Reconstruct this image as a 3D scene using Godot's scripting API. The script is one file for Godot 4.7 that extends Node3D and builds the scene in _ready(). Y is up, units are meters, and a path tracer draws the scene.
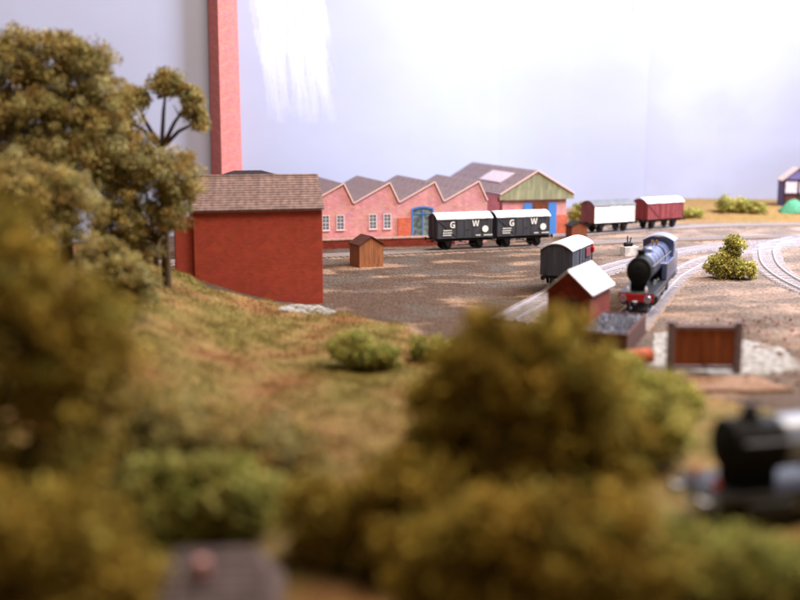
extends Node3D
# A model railway yard at its real (1:76) size. Meshes are written in millimetres, nodes are placed in metres.
# World: x to the right, y up from rail level, -z away from the camera.

const MM := 0.001
var rng := RandomNumberGenerator.new()
var M := {}
var used := {}
var hill_noise := FastNoiseLite.new()
var patch_noise := FastNoiseLite.new()
var fine_noise := FastNoiseLite.new()
var streak_noise := FastNoiseLite.new()

# ------------------------------------------------------------------ mesh builder (millimetres)
class MB:
	var st := SurfaceTool.new()
	func _init():
		st.begin(Mesh.PRIMITIVE_TRIANGLES)
		st.set_smooth_group(-1)
	func tri(a: Vector3, b: Vector3, c: Vector3):
		st.add_vertex(a * 0.001); st.add_vertex(b * 0.001); st.add_vertex(c * 0.001)
	func quad(a: Vector3, b: Vector3, c: Vector3, d: Vector3):
		tri(a, b, c); tri(a, c, d)
	func box(c: Vector3, s: Vector3, bevel := 0.0, turn := Basis.IDENTITY):
		var h := s * 0.5
		var bv: float = min(bevel, min(h.x, min(h.y, h.z)) * 0.9)
		var P = func(v: Vector3) -> Vector3: return c + turn * v
		for ax in 3:
			var u := (ax + 1) % 3
			var w := (ax + 2) % 3
			for sg in [-1.0, 1.0]:
				var q := []
				for k in [[-1, -1], [1, -1], [1, 1], [-1, 1]]:
					var v := Vector3.ZERO
					v[ax] = sg * h[ax]
					v[u] = k[0] * (h[u] - bv)
					v[w] = k[1] * (h[w] - bv)
					q.append(P.call(v))
				if sg > 0: quad(q[3], q[2], q[1], q[0])
				else: quad(q[0], q[1], q[2], q[3])
		if bv <= 0.0: return
		for ax in 3:
			var u := (ax + 1) % 3
			var w := (ax + 2) % 3
			for su in [-1.0, 1.0]:
				for sw in [-1.0, 1.0]:
					var a := Vector3.ZERO; var b := Vector3.ZERO
					a[ax] = -(h[ax] - bv); a[u] = su * h[u]; a[w] = sw * (h[w] - bv)
					b[ax] = a[ax]; b[u] = su * (h[u] - bv); b[w] = sw * h[w]
					var a2 := a; var b2 := b
					a2[ax] = -a[ax]; b2[ax] = -b[ax]
					if su * sw > 0: quad(P.call(b2), P.call(b), P.call(a), P.call(a2))
					else: quad(P.call(a2), P.call(a), P.call(b), P.call(b2))
		for sx in [-1.0, 1.0]:
			for sy in [-1.0, 1.0]:
				for sz in [-1.0, 1.0]:
					var p := P.call(Vector3(sx * h.x, sy * (h.y - bv), sz * (h.z - bv))) as Vector3
					var q := P.call(Vector3(sx * (h.x - bv), sy * h.y, sz * (h.z - bv))) as Vector3
					var r := P.call(Vector3(sx * (h.x - bv), sy * (h.y - bv), sz * h.z)) as Vector3
					if sx * sy * sz > 0: tri(r, q, p)
					else: tri(p, q, r)
	# polygon (x, y) pushed out along z from z0 to z1
	func prism(pts: Array, z0: float, z1: float):
		var flat := PackedVector2Array()
		for p in pts: flat.append(p)
		var idx := Geometry2D.triangulate_polygon(flat)
		for k in range(0, idx.size(), 3):
			var a := flat[idx[k]]; var b := flat[idx[k + 1]]; var c := flat[idx[k + 2]]
			tri(Vector3(a.x, a.y, z1), Vector3(b.x, b.y, z1), Vector3(c.x, c.y, z1))
			tri(Vector3(c.x, c.y, z0), Vector3(b.x, b.y, z0), Vector3(a.x, a.y, z0))
		for k in flat.size():
			var a := flat[k]; var b := flat[(k + 1) % flat.size()]
			quad(Vector3(a.x, a.y, z0), Vector3(b.x, b.y, z0), Vector3(b.x, b.y, z1), Vector3(a.x, a.y, z1))
	func cyl(a: Vector3, b: Vector3, r0: float, r1: float, n := 12, caps := true, smooth := true):
		var d := (b - a).normalized()
		var u := d.cross(Vector3.UP if absf(d.y) < 0.9 else Vector3.RIGHT).normalized()
		var v := d.cross(u)
		if smooth: st.set_smooth_group(1)
		for k in n:
			var t0 := TAU * k / n; var t1 := TAU * (k + 1) / n
			var e0 := u * cos(t0) + v * sin(t0); var e1 := u * cos(t1) + v * sin(t1)
			quad(a + e0 * r0, a + e1 * r0, b + e1 * r1, b + e0 * r1)
		st.set_smooth_group(-1)
		if caps:
			for k in n:
				var t0 := TAU * k / n; var t1 := TAU * (k + 1) / n
				var e0 := u * cos(t0) + v * sin(t0); var e1 := u * cos(t1) + v * sin(t1)
				if r0 > 0.01: tri(a, a + e1 * r0, a + e0 * r0)
				if r1 > 0.01: tri(b, b + e0 * r1, b + e1 * r1)
	# profile (radius, y) turned round a vertical axis at c
	func lathe(c: Vector3, prof: Array, n := 14):
		st.set_smooth_group(2)
		for i in prof.size() - 1:
			for k in n:
				var t0 := TAU * k / n; var t1 := TAU * (k + 1) / n
				var p0: Vector2 = prof[i]; var p1: Vector2 = prof[i + 1]
				quad(c + Vector3(cos(t0) * p0.x, p0.y, sin(t0) * p0.x), c + Vector3(cos(t1) * p0.x, p0.y, sin(t1) * p0.x),
					c + Vector3(cos(t1) * p1.x, p1.y, sin(t1) * p1.x), c + Vector3(cos(t0) * p1.x, p1.y, sin(t0) * p1.x))
		st.set_smooth_group(-1)
	# a sloping plane a-b (eave) to d-c (ridge) covered in overlapping courses
	func courses(a: Vector3, b: Vector3, c: Vector3, d: Vector3, n: int, lift := 0.5):
		var nrm := (b - a).cross(d - a).normalized()
		if nrm.y < 0: nrm = -nrm
		for i in n:
			var t0 := float(i) / n; var t1 := float(i + 1) / n
			var p0 := a.lerp(d, t0) + nrm * lift; var p1 := b.lerp(c, t0) + nrm * lift
			var q0 := a.lerp(d, t1) + nrm * 0.08; var q1 := b.lerp(c, t1) + nrm * 0.08
			quad(p0, p1, q1, q0)
			quad(a.lerp(d, t0) - nrm * 0.3, b.lerp(c, t0) - nrm * 0.3, p1, p0)
	func done() -> ArrayMesh:
		st.generate_normals()
		return st.commit()

# ------------------------------------------------------------------ nodes
func numbered(called: String) -> String:
	if not used.has(called):
		used[called] = 0
		return called
	used[called] += 1
	return "%s_%03d" % [called, used[called]]

func tag(o: Node, label: String, category: String, group := "", kind := ""):
	o.set_meta("label", label); o.set_meta("category", category)
	if group: o.set_meta("group", group)
	if kind: o.set_meta("kind", kind)

func thing(called: String, label: String, category: String, at: Vector3, turn_deg := 0.0, group := "") -> Node3D:
	var o := Node3D.new()
	o.name = numbered(called)
	add_child(o)
	o.position = at
	o.rotation.y = deg_to_rad(turn_deg)
	tag(o, label, category, group)
	return o

func part(called: String, mesh: Mesh, mat: Material, parent: Node) -> MeshInstance3D:
	var o := MeshInstance3D.new()
	o.name = called if parent != self else numbered(called)
	o.mesh = mesh
	o.material_override = mat
	parent.add_child(o, true)
	return o

func struct(called: String, mesh: Mesh, mat: Material) -> MeshInstance3D:
	var o := part(called, mesh, mat, self)
	o.set_meta("kind", "structure")
	return o

func bx(c: Vector3, s: Vector3, bevel := 0.0) -> ArrayMesh:
	var m := MB.new()
	m.box(c, s, bevel)
	return m.done()

# ------------------------------------------------------------------ materials
func noise_image(size: int, freq: float, seed_: int, octaves := 4) -> Image:
	var n := FastNoiseLite.new()
	n.seed = seed_; n.frequency = freq; n.fractal_octaves = octaves
	n.noise_type = FastNoiseLite.TYPE_SIMPLEX_SMOOTH
	return n.get_seamless_image(size, size)

func tinted(src: Image, lo: Color, hi: Color, lo_at := 0.25, hi_at := 0.75) -> ImageTexture:
	var w := src.get_width()
	var im := Image.create(w, w, true, Image.FORMAT_RGB8)
	for y in w:
		for x in w:
			im.set_pixel(x, y, lo.lerp(hi, clampf((src.get_pixel(x, y).r - lo_at) / (hi_at - lo_at), 0, 1)))
	im.generate_mipmaps()
	return ImageTexture.create_from_image(im)

func plain(c: Color, rough := 0.8, spec := 0.4) -> StandardMaterial3D:
	var m := StandardMaterial3D.new()
	m.albedo_color = c; m.roughness = rough; m.metallic_specular = spec
	return m

# material of two mottled tones; tile_mm is the size of one repeat
func mottled(lo: Color, hi: Color, tile_mm: float, seed_: int, rough := 0.85, freq := 0.02, world := false) -> StandardMaterial3D:
	var m := plain(Color.WHITE, rough, 0.35)
	m.albedo_texture = tinted(noise_image(192, freq, seed_), lo, hi)
	m.uv1_triplanar = true; m.uv1_world_triplanar = world
	m.uv1_scale = Vector3.ONE * (1000.0 / tile_mm)
	return m

func brick_material(base: Color, mortar: Color, spread: float, seed_: int, tile_mm := 48.0) -> StandardMaterial3D:
	var r := RandomNumberGenerator.new(); r.seed = seed_
	var S := 384
	var big := noise_image(S, 0.008, seed_ + 5)
	var im := Image.create(S, S, true, Image.FORMAT_RGB8)
	var hm := Image.create(S, S, true, Image.FORMAT_R8)
	im.fill(mortar); hm.fill(Color(0.2, 0.2, 0.2))
	var rows := 32; var cols := 12
	var rh := S / rows; var cw := S / cols
	for j in rows:
		for i in cols:
			var k := r.randf_range(1.0 - spread, 1.0 + spread)
			var c := Color(base.r * k, base.g * k * r.randf_range(0.9, 1.1), base.b * k * r.randf_range(0.88, 1.12))
			var x0 := i * cw + (cw / 2 if j % 2 else 0)
			for y in range(j * rh + 1, (j + 1) * rh - 1):
				for x in range(x0 + 1, x0 + cw - 1):
					var g := 0.93 + 0.14 * big.get_pixel(x % S, y).r
					im.set_pixel(x % S, y, Color(c.r * g, c.g * g, c.b * g))
					hm.set_pixel(x % S, y, Color(0.8, 0.8, 0.8))
	im.generate_mipmaps()
	var m := plain(Color.WHITE, 0.8, 0.3)
	m.albedo_texture = ImageTexture.create_from_image(im)
	m.heightmap_enabled = true; m.heightmap_scale = 0.02
	m.heightmap_texture = ImageTexture.create_from_image(hm)
	m.uv1_triplanar = true; m.uv1_scale = Vector3.ONE * (1000.0 / tile_mm)
	return m

# upright boards: tone differs from board to board
func plank_material(base: Color, line: Color, spread: float, seed_: int, board_mm := 3.2, rough := 0.75) -> StandardMaterial3D:
	var r := RandomNumberGenerator.new(); r.seed = seed_
	var S := 256
	var n := noise_image(S, 0.03, seed_ + 9)
	var im := Image.create(S, S, true, Image.FORMAT_RGB8)
	var boards := 16; var w := S / boards
	for i in boards:
		var k := r.randf_range(1.0 - spread, 1.0 + spread)
		for x in range(i * w, (i + 1) * w):
			for y in S:
				var g := k * (0.85 + 0.3 * n.get_pixel(x, (y / 6) % S).r)
				im.set_pixel(x, y, line if x == i * w else Color(base.r * g, base.g * g, base.b * g))
	im.generate_mipmaps()
	var m := plain(Color.WHITE, rough, 0.4)
	m.albedo_texture = ImageTexture.create_from_image(im)
	m.uv1_triplanar = true
	m.uv1_scale = Vector3.ONE * (1000.0 / (board_mm * boards))
	return m

func leaf_material() -> StandardMaterial3D:
	var m := plain(Color.WHITE, 0.95, 0.1)
	m.vertex_color_use_as_albedo = true
	m.cull_mode = BaseMaterial3D.CULL_DISABLED
	m.backlight_enabled = true
	m.backlight = Color(0.7, 0.7, 0.7)
	return m

func make_materials():
	M.brick_red = brick_material(Color(0.66, 0.28, 0.22), Color(0.64, 0.31, 0.25), 0.05, 11)
	M.brick_haze_pink = brick_material(Color(0.82, 0.58, 0.58), Color(0.84, 0.62, 0.62), 0.03, 12)  # lens haze and overexposure put into the brick colour as pale pink
	M.brick_hut = brick_material(Color(0.5, 0.2, 0.14), Color(0.42, 0.2, 0.15), 0.14, 13)
	M.brick_orange = brick_material(Color(0.78, 0.4, 0.3), Color(0.8, 0.47, 0.37), 0.08, 14)
	M.slate = mottled(Color(0.44, 0.36, 0.34), Color(0.6, 0.5, 0.47), 40, 21, 0.75, 0.03)
	M.slate_grey = mottled(Color(0.48, 0.42, 0.43), Color(0.6, 0.53, 0.54), 50, 22, 0.75, 0.03)
	M.slate_dark = mottled(Color(0.13, 0.1, 0.1), Color(0.2, 0.16, 0.16), 40, 23, 0.8, 0.03)
	M.barge = plain(Color(0.86, 0.72, 0.68), 0.7)
	M.green_boards = plank_material(Color(0.56, 0.56, 0.44), Color(0.49, 0.49, 0.37), 0.06, 31, 4.0)
	M.white_paint = mottled(Color(0.72, 0.7, 0.7), Color(0.92, 0.91, 0.9), 70, 32, 0.6, 0.02)
	M.grey_roof = mottled(Color(0.38, 0.38, 0.39), Color(0.43, 0.43, 0.44), 50, 33, 0.7, 0.02)
	M.blue_paint = plain(Color(0.28, 0.5, 0.78), 0.6)
	M.dim_glass = plain(Color(0.42, 0.47, 0.52), 0.12, 0.6)
	M.glazing = mottled(Color(0.3, 0.36, 0.38), Color(0.5, 0.55, 0.52), 40, 34, 0.2, 0.02)
	M.window_white = plain(Color(0.9, 0.86, 0.86), 0.6)
	M.skylight = mottled(Color(0.72, 0.66, 0.68), Color(0.84, 0.78, 0.8), 30, 35, 0.3, 0.02)
	M.wagon_black = plank_material(Color(0.25, 0.25, 0.275), Color(0.17, 0.17, 0.19), 0.1, 41)
	M.wagon_white = plank_material(Color(0.95, 0.94, 0.91), Color(0.87, 0.85, 0.82), 0.03, 43)
	M.wagon_red = plank_material(Color(0.48, 0.2, 0.2), Color(0.32, 0.12, 0.12), 0.1, 44)
	M.wagon_mauve = plank_material(Color(0.5, 0.3, 0.31), Color(0.38, 0.22, 0.23), 0.06, 45)
	M.frame_black = mottled(Color(0.05, 0.05, 0.055), Color(0.11, 0.1, 0.1), 20, 46, 0.6)
	M.tyre = plain(Color(0.5, 0.48, 0.46), 0.35, 0.6)
	M.lettering = plain(Color(0.92, 0.92, 0.9), 0.7)
	M.brown_wood = plank_material(Color(0.47, 0.25, 0.13), Color(0.34, 0.16, 0.08), 0.1, 51, 2.6)
	M.brown_light = plank_material(Color(0.6, 0.38, 0.24), Color(0.48, 0.28, 0.16), 0.07, 52, 2.6)
	M.brown_dark = plank_material(Color(0.32, 0.17, 0.11), Color(0.2, 0.1, 0.06), 0.1, 53, 2.6)
	M.gate_brown = plank_material(Color(0.6, 0.33, 0.18), Color(0.48, 0.24, 0.12), 0.1, 54, 3.0)
	M.gate_post = mottled(Color(0.45, 0.38, 0.39), Color(0.58, 0.51, 0.52), 12, 55, 0.7)
	M.coal = mottled(Color(0.2, 0.2, 0.24), Color(0.42, 0.42, 0.47), 9, 56, 0.35, 0.05)
	M.rail = plain(Color(0.78, 0.76, 0.77), 0.32, 0.6)
	M.rail.metallic = 0.45
	M.sleeper = mottled(Color(0.3, 0.22, 0.17), Color(0.5, 0.41, 0.35), 25, 61, 0.9, 0.04, true)
	M.sleeper_grey = mottled(Color(0.56, 0.52, 0.52), Color(0.72, 0.69, 0.7), 25, 62, 0.9, 0.04, true)
	M.ballast = mottled(Color(0.36, 0.28, 0.22), Color(0.64, 0.54, 0.45), 14, 63, 0.95, 0.09, true)
	M.ballast_grey = mottled(Color(0.38, 0.34, 0.33), Color(0.62, 0.57, 0.55), 14, 64, 0.95, 0.09, true)
	M.plaster = mottled(Color(0.4, 0.38, 0.34), Color(0.66, 0.64, 0.62), 45, 65, 0.9, 0.03, true)
	M.sand = mottled(Color(0.44, 0.33, 0.25), Color(0.6, 0.47, 0.37), 40, 66, 0.95, 0.04, true)
	M.platform = mottled(Color(0.5, 0.36, 0.32), Color(0.68, 0.55, 0.5), 40, 67, 0.9, 0.04, true)
	M.bark = mottled(Color(0.22, 0.16, 0.1), Color(0.38, 0.29, 0.19), 14, 71, 0.95, 0.05)
	M.leaf = leaf_material()
	M.loco_blue = plain(Color(0.3, 0.35, 0.5), 0.22, 0.6)
	M.loco_blue.clearcoat_enabled = true; M.loco_blue.clearcoat = 0.8; M.loco_blue.clearcoat_roughness = 0.25
	M.loco_black = plain(Color(0.07, 0.07, 0.085), 0.38, 0.6)
	M.loco_soot = plain(Color(0.05, 0.05, 0.055), 0.75, 0.35)
	M.loco_grey = plain(Color(0.5, 0.53, 0.6), 0.3, 0.6)
	M.loco_grey.clearcoat_enabled = true; M.loco_grey.clearcoat = 0.6; M.loco_grey.clearcoat_roughness = 0.25
	M.beam_red = plain(Color(0.62, 0.07, 0.07), 0.5)
	M.beam_orange = plain(Color(0.95, 0.36, 0.06), 0.5)
	M.brass = plain(Color(0.75, 0.58, 0.3), 0.3, 0.6); M.brass.metallic = 0.8
	M.steel = plain(Color(0.62, 0.62, 0.65), 0.3, 0.6); M.steel.metallic = 0.7
	M.shed_mauve = plank_material(Color(0.38, 0.34, 0.5), Color(0.28, 0.25, 0.38), 0.08, 81, 3.0)
	M.shed_tan = mottled(Color(0.66, 0.56, 0.52), Color(0.78, 0.7, 0.66), 30, 82)
	M.canvas_green = mottled(Color(0.2, 0.44, 0.32), Color(0.34, 0.58, 0.42), 20, 83, 0.7)
	M.cottage_roof = mottled(Color(0.36, 0.31, 0.32), Color(0.5, 0.45, 0.46), 30, 84)
	M.rust = mottled(Color(0.55, 0.24, 0.12), Color(0.72, 0.42, 0.28), 16, 85, 0.8, 0.04)
	M.room_wall = plain(Color(0.92, 0.9, 0.92), 0.9)

# ------------------------------------------------------------------ ground
func sstep(a: float, b: float, x: float) -> float:
	var t := clampf((x - a) / (b - a), 0.0, 1.0)
	return t * t * (3.0 - 2.0 * t)

# x to the right, d away from the camera, metres; answer in millimetres
func grass_share(x: float, d: float) -> float:
	var edge := 0.965 - maxf(0.0, x + 0.07) * 1.15 + 0.03 * hill_noise.get_noise_2d(x * 900, d * 900)
	return 1.0 - sstep(edge - 0.012, edge + 0.012, d)

func height(x: float, d: float) -> float:
	var h := 58.0 * sstep(-0.07, -0.3, x) * (1.0 - sstep(0.96, 1.16, d))
	h += 16.0 * sstep(1.775, 1.92, d) * sstep(0.3, 0.5, x)
	var g := grass_share(x, d)
	h += g * (3.0 * hill_noise.get_noise_2d(x * 1400, d * 1400) + 1.6 * fine_noise.get_noise_2d(x * 6000, d * 6000) + 1.5)
	h += (1.0 - g) * (1.0 * fine_noise.get_noise_2d(x * 2500, d * 2500) - 3.6)
	# broken, lumpy ground to the right of the gate
	h += (1.0 - g) * sstep(0.23, 0.3, x) * (1.0 - sstep(0.9, 1.05, d)) * (3.0 + 5.0 * hill_noise.get_noise_2d(x * 2500 + 70, d * 2500))
	return h

func ground_color(x: float, d: float) -> Color:
	var p := 0.5 + 0.5 * patch_noise.get_noise_2d(x * 1000, d * 1000)
	var s := 0.5 + 0.5 * streak_noise.get_noise_2d(x * 620 - d * 300 + 26.0 * hill_noise.get_noise_2d(x * 500, d * 500), d * 1050 + 40.0 * hill_noise.get_noise_2d(x * 420 + 300, d * 420))
	var f := 0.5 + 0.5 * fine_noise.get_noise_2d(x * 9000, d * 9000)
	var yard := Color(0.115, 0.075, 0.052).lerp(Color(0.4, 0.26, 0.17), sstep(0.52, 0.75, s) * 0.9)
	yard = yard.lerp(Color(0.13, 0.105, 0.085), sstep(0.5, 0.7, p) * 0.8)
	var pink := Color(0.2, 0.155, 0.125).lerp(Color(0.4, 0.28, 0.215), 0.6 * sstep(0.45, 0.75, s) + 0.5 * sstep(0.45, 0.6, p))
	var c := yard.lerp(pink, sstep(0.2, 0.36, x + 0.05 * p))
	var bank := Color(0.34, 0.18, 0.075).lerp(Color(0.26, 0.18, 0.055), p)
	c = c.lerp(bank, sstep(1.76, 1.82, d) * sstep(0.25, 0.35, x))
	var grass := Color(0.3, 0.195, 0.075).lerp(Color(0.2, 0.155, 0.045), sstep(0.35, 0.7, p)).lerp(Color(0.26, 0.115, 0.05), sstep(0.56, 0.75, 1.0 - p) * 0.7)
	c = c.lerp(grass, grass_share(x, d))
	return c * (0.72 + 0.56 * f)

func build_ground():
	# rows closer together near the camera
	var ds := []
	var d := 0.12
	while d < 2.32:
		ds.append(d)
		d += 0.0035 if d < 1.2 else 0.006
	var nx := 440
	var x0 := -1.1; var x1 := 1.1
	var vs := PackedVector3Array(); var cs := PackedColorArray(); var ids := PackedInt32Array()
	for j in ds.size():
		for i in nx + 1:
			var x := lerpf(x0, x1, float(i) / nx)
			vs.append(Vector3(x, height(x, ds[j]) * MM, -ds[j]))
			cs.append(ground_color(x, ds[j]))
	for j in ds.size() - 1:
		for i in nx:
			var a := j * (nx + 1) + i
			ids.append_array([a, a + nx + 1, a + 1, a + 1, a + nx + 1, a + nx + 2])
	var ar := []
	ar.resize(Mesh.ARRAY_MAX)
	ar[Mesh.ARRAY_VERTEX] = vs; ar[Mesh.ARRAY_COLOR] = cs; ar[Mesh.ARRAY_INDEX] = ids
	var am := ArrayMesh.new()
	am.add_surface_from_arrays(Mesh.PRIMITIVE_TRIANGLES, ar)
	var st := SurfaceTool.new()
	st.create_from(am, 0)
	st.generate_normals()
	var m := plain(Color.WHITE, 0.95, 0.2)
	m.vertex_color_use_as_albedo = true
	m.albedo_texture = tinted(noise_image(256, 0.07, 91), Color(0.72, 0.7, 0.68), Color(1, 1, 1))
	m.heightmap_enabled = true; m.heightmap_scale = 0.06
	m.heightmap_texture = ImageTexture.create_from_image(noise_image(256, 0.06, 92))
	m.uv1_triplanar = true; m.uv1_world_triplanar = true; m.uv1_scale = Vector3.ONE * (1000.0 / 70.0)
	struct("ground", st.commit(), m)

# short static-grass fibres over the mound
func build_grass():
	var st := MB.new()
	var vs := PackedVector3Array(); var cs := PackedColorArray(); var ids := PackedInt32Array()
	var made := 0
	while made < 60000:
		var d := rng.randf_range(0.5, 1.0)
		var x := rng.randf_range(-0.42, 0.2) * (0.4 + 0.6 * d)
		if grass_share(x, d) < 0.6 or rng.randf() > 0.5 + 1.2 * hill_noise.get_noise_2d(x * 2200 + 400, d * 2200):
			continue
		made += 1
		var p := Vector3(x, height(x, d) * MM - 0.0003, -d)
		var hgt := rng.randf_range(0.0012, 0.0032)
		var tip := p + Vector3(rng.randf_range(-0.5, 0.5) * hgt, hgt, rng.randf_range(-0.5, 0.5) * hgt)
		var a := rng.randf() * TAU
		var side := Vector3(cos(a), 0, sin(a)) * rng.randf_range(0.00025, 0.0005)
		var c := ground_color(x, d) * rng.randf_range(0.85, 1.35)
		c = c.lerp(Color(0.22, 0.18, 0.05), 0.3)
		var k := vs.size()
		vs.append_array([p - side, p + side, tip]); cs.append_array([c, c, c]); ids.append_array([k, k + 1, k + 2])
	var ar := []
	ar.resize(Mesh.ARRAY_MAX)
	ar[Mesh.ARRAY_VERTEX] = vs; ar[Mesh.ARRAY_COLOR] = cs; ar[Mesh.ARRAY_INDEX] = ids
	var am := ArrayMesh.new()
	am.add_surface_from_arrays(Mesh.PRIMITIVE_TRIANGLES, ar)
	var o := part("grass", am, M.leaf, self)
	tag(o, "short brown and olive grass fibres on the mound before the red building", "grass", "", "stuff")

# ------------------------------------------------------------------ foliage
var fol_v := PackedVector3Array()
var fol_n := PackedVector3Array()
var fol_c := PackedColorArray()
var fol_i := PackedInt32Array()

func flake(p: Vector3, r: float, c: Color):
	var a := Vector3(rng.randf_range(-1, 1), rng.randf_range(-1, 1), rng.randf_range(-1, 1)).normalized()
	var b := a.cross(Vector3(rng.randf_range(-1, 1), rng.randf_range(-1, 1), rng.randf_range(-1, 1))).normalized()
	var n := a.cross(b)
	var k := fol_v.size()
	var bend := n * r * 0.35
	fol_v.append(p + a * r + bend); fol_v.append(p + b * r * 0.75 - bend * 0.4); fol_v.append(p - a * r + bend); fol_v.append(p - b * r * 0.75 - bend * 0.4)
	for q in 4:
		fol_n.append(n); fol_c.append(c)
	fol_i.append_array([k, k + 2, k + 1, k, k + 3, k + 2])

# lobes: [centre (mm), radii (mm)]; clumps of small flakes are spread through each of them
func foliage(lobes: Array, clumps: int, per: int, clump_r: float, leaf_r: float, tones: Array) -> ArrayMesh:
	fol_v.clear(); fol_n.clear(); fol_c.clear(); fol_i.clear()
	var total := 0.0
	for l in lobes: total += l[1].x * l[1].y + l[1].y * l[1].z + l[1].x * l[1].z
	for l in lobes:
		var share: float = (l[1].x * l[1].y + l[1].y * l[1].z + l[1].x * l[1].z) / total
		for k in int(ceil(clumps * share)):
			var dir := Vector3(rng.randfn(), rng.randfn(), rng.randfn()).normalized()
			var rad := pow(rng.randf(), 0.33) * rng.randf_range(0.72, 1.06)
			var c: Vector3 = l[0] + dir * l[1] * rad
			var tone: Color = tones[rng.randi() % tones.size()]
			tone = tone.lerp(tones[rng.randi() % tones.size()], rng.randf() * 0.6) * rng.randf_range(0.75, 1.2)
			var cr := clump_r * rng.randf_range(0.55, 1.25)
			for j in int(per * rng.randf_range(0.7, 1.3)):
				var e := Vector3(rng.randfn(), rng.randfn() * 0.8, rng.randfn())
				e = e.limit_length(1.9) * 0.55
				flake((c + e * cr) * MM, leaf_r * MM * rng.randf_range(0.6, 1.3), tone * rng.randf_range(0.7, 1.3))
	var ar := []
	ar.resize(Mesh.ARRAY_MAX)
	ar[Mesh.ARRAY_VERTEX] = fol_v; ar[Mesh.ARRAY_NORMAL] = fol_n; ar[Mesh.ARRAY_COLOR] = fol_c; ar[Mesh.ARRAY_INDEX] = fol_i
	var am := ArrayMesh.new()
	am.add_surface_from_arrays(Mesh.PRIMITIVE_TRIANGLES, ar)
	return am

func trunk_mesh(base_r: float, fork: Vector3, ends: Array, twigs := 3) -> ArrayMesh:
	var m := MB.new()
	m.cyl(Vector3(0, -4, 0), fork * 0.5, base_r, base_r * 0.8, 9)
	m.cyl(fork * 0.5, fork, base_r * 0.8, base_r * 0.6, 9)
	for e in ends:
		var mid: Vector3 = fork.lerp(e, 0.5) + Vector3(rng.randf_range(-3, 3), rng.randf_range(0, 4), rng.randf_range(-3, 3))
		m.cyl(fork, mid, base_r * 0.5, base_r * 0.36, 7, false)
		m.cyl(mid, e, base_r * 0.36, base_r * 0.14, 7, false)
		for k in twigs:
			var q: Vector3 = mid.lerp(e, rng.randf_range(0.2, 0.9))
			m.cyl(q, q + Vector3(rng.randf_range(-12, 12), rng.randf_range(3, 14), rng.randf_range(-12, 12)), base_r * 0.18, base_r * 0.05, 5, false)
	return m.done()

func tree(called, label, cat, x: float, d: float, lobes: Array, clumps: int, per: int, clump_r: float, leaf_r: float, tones: Array, base_r: float, fork_h: float, group := "", base_h = null):
	var y: float = height(x, d) if base_h == null else base_h
	var t := thing(called, label, cat, Vector3(x, y * MM, -d), 0.0, group)
	var ends := []
	for l in lobes: ends.append(l[0])
	part("trunk" if fork_h > 12 else "stem", trunk_mesh(base_r, Vector3(0, fork_h, 0), ends), M.bark, t)
	part("crown" if fork_h > 12 else "foliage", foliage(lobes, clumps, per, clump_r, leaf_r, tones), M.leaf, t)
	return t

# ------------------------------------------------------------------ track
func track(called: String, label: String, pts: Array, sleeper_mat: Material, ballast_mat: Material):
	var cv := Curve3D.new()
	for k in pts.size():
		var p: Vector2 = pts[k]
		var a: Vector2 = pts[max(k - 1, 0)]; var b: Vector2 = pts[min(k + 1, pts.size() - 1)]
		var tan_ := (b - a) / 6.0
		cv.add_point(Vector3(p.x, 0, -p.y) * 1000, Vector3(-tan_.x, 0, tan_.y) * 1000, Vector3(tan_.x, 0, -tan_.y) * 1000)
	cv.bake_interval = 2.0
	var L := cv.get_baked_length()
	var t := thing(called, label, "track", Vector3.ZERO, 0.0, "railway tracks in the yard")
	var frame = func(s: float) -> Array:
		var a := cv.sample_baked(clampf(s - 2, 0, L)); var b := cv.sample_baked(clampf(s + 2, 0, L))
		var dir := (b - a).normalized()
		return [cv.sample_baked(clampf(s, 0, L)), dir, dir.cross(Vector3.UP)]
	var bal := MB.new()
	var sl := MB.new()
	var rails := [MB.new(), MB.new()]
	var n := int(L / 6.0)
	var hw := 13.5
	var prev := []
	for i in n + 1:
		var f: Array = frame.call(L * i / n)
		var c: Vector3 = f[0]; var s: Vector3 = f[2]
		var j0 := rng.randf_range(-2.5, 2.5); var j1 := rng.randf_range(-2.5, 2.5)
		var row := [c - s * (hw + 7 + j0) + Vector3(0, -5.2, 0), c - s * 18 + Vector3(0, -2.7 + rng.randf_range(-0.2, 0.2), 0), c + s * 18 + Vector3(0, -2.7 + rng.randf_range(-0.2, 0.2), 0), c + s * (hw + 7 + j1) + Vector3(0, -5.2, 0)]
		var rr := []
		for k in 2:
			var o: Vector3 = c + s * (8.6 if k else -8.6)
			rr.append([o - s * 0.8 + Vector3(0, -2.1, 0), o - s * 0.8, o + s * 0.8, o + s * 0.8 + Vector3(0, -2.1, 0)])
		if i > 0:
			for k in 3: bal.quad(prev[0][k], prev[0][k + 1], row[k + 1], row[k])
			for k in 2:
				for e in 3: rails[k].quad(prev[1][k][e], prev[1][k][e + 1], rr[k][e + 1], rr[k][e])
		prev = [row, rr]
	var q := 4.0
	while q < L:
		var f: Array = frame.call(q)
		var b := Basis(f[1], Vector3.UP, f[2]).orthonormalized()
		sl.box(f[0] + Vector3(0, -2.55 + rng.randf_range(-0.12, 0.12), 0), Vector3(3.3, 1.3, 34 + rng.randf_range(-0.6, 0.6)), 0.15, b)
		q += 8.0
	var bo := part("ballast_bed", bal.done(), ballast_mat, t)
	bo.set_meta("kind", "stuff")
	var so := part("sleepers", sl.done(), sleeper_mat, t)
	so.set_meta("kind", "stuff")
	for k in 2: part("rail", rails[k].done(), M.rail, t)

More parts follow.
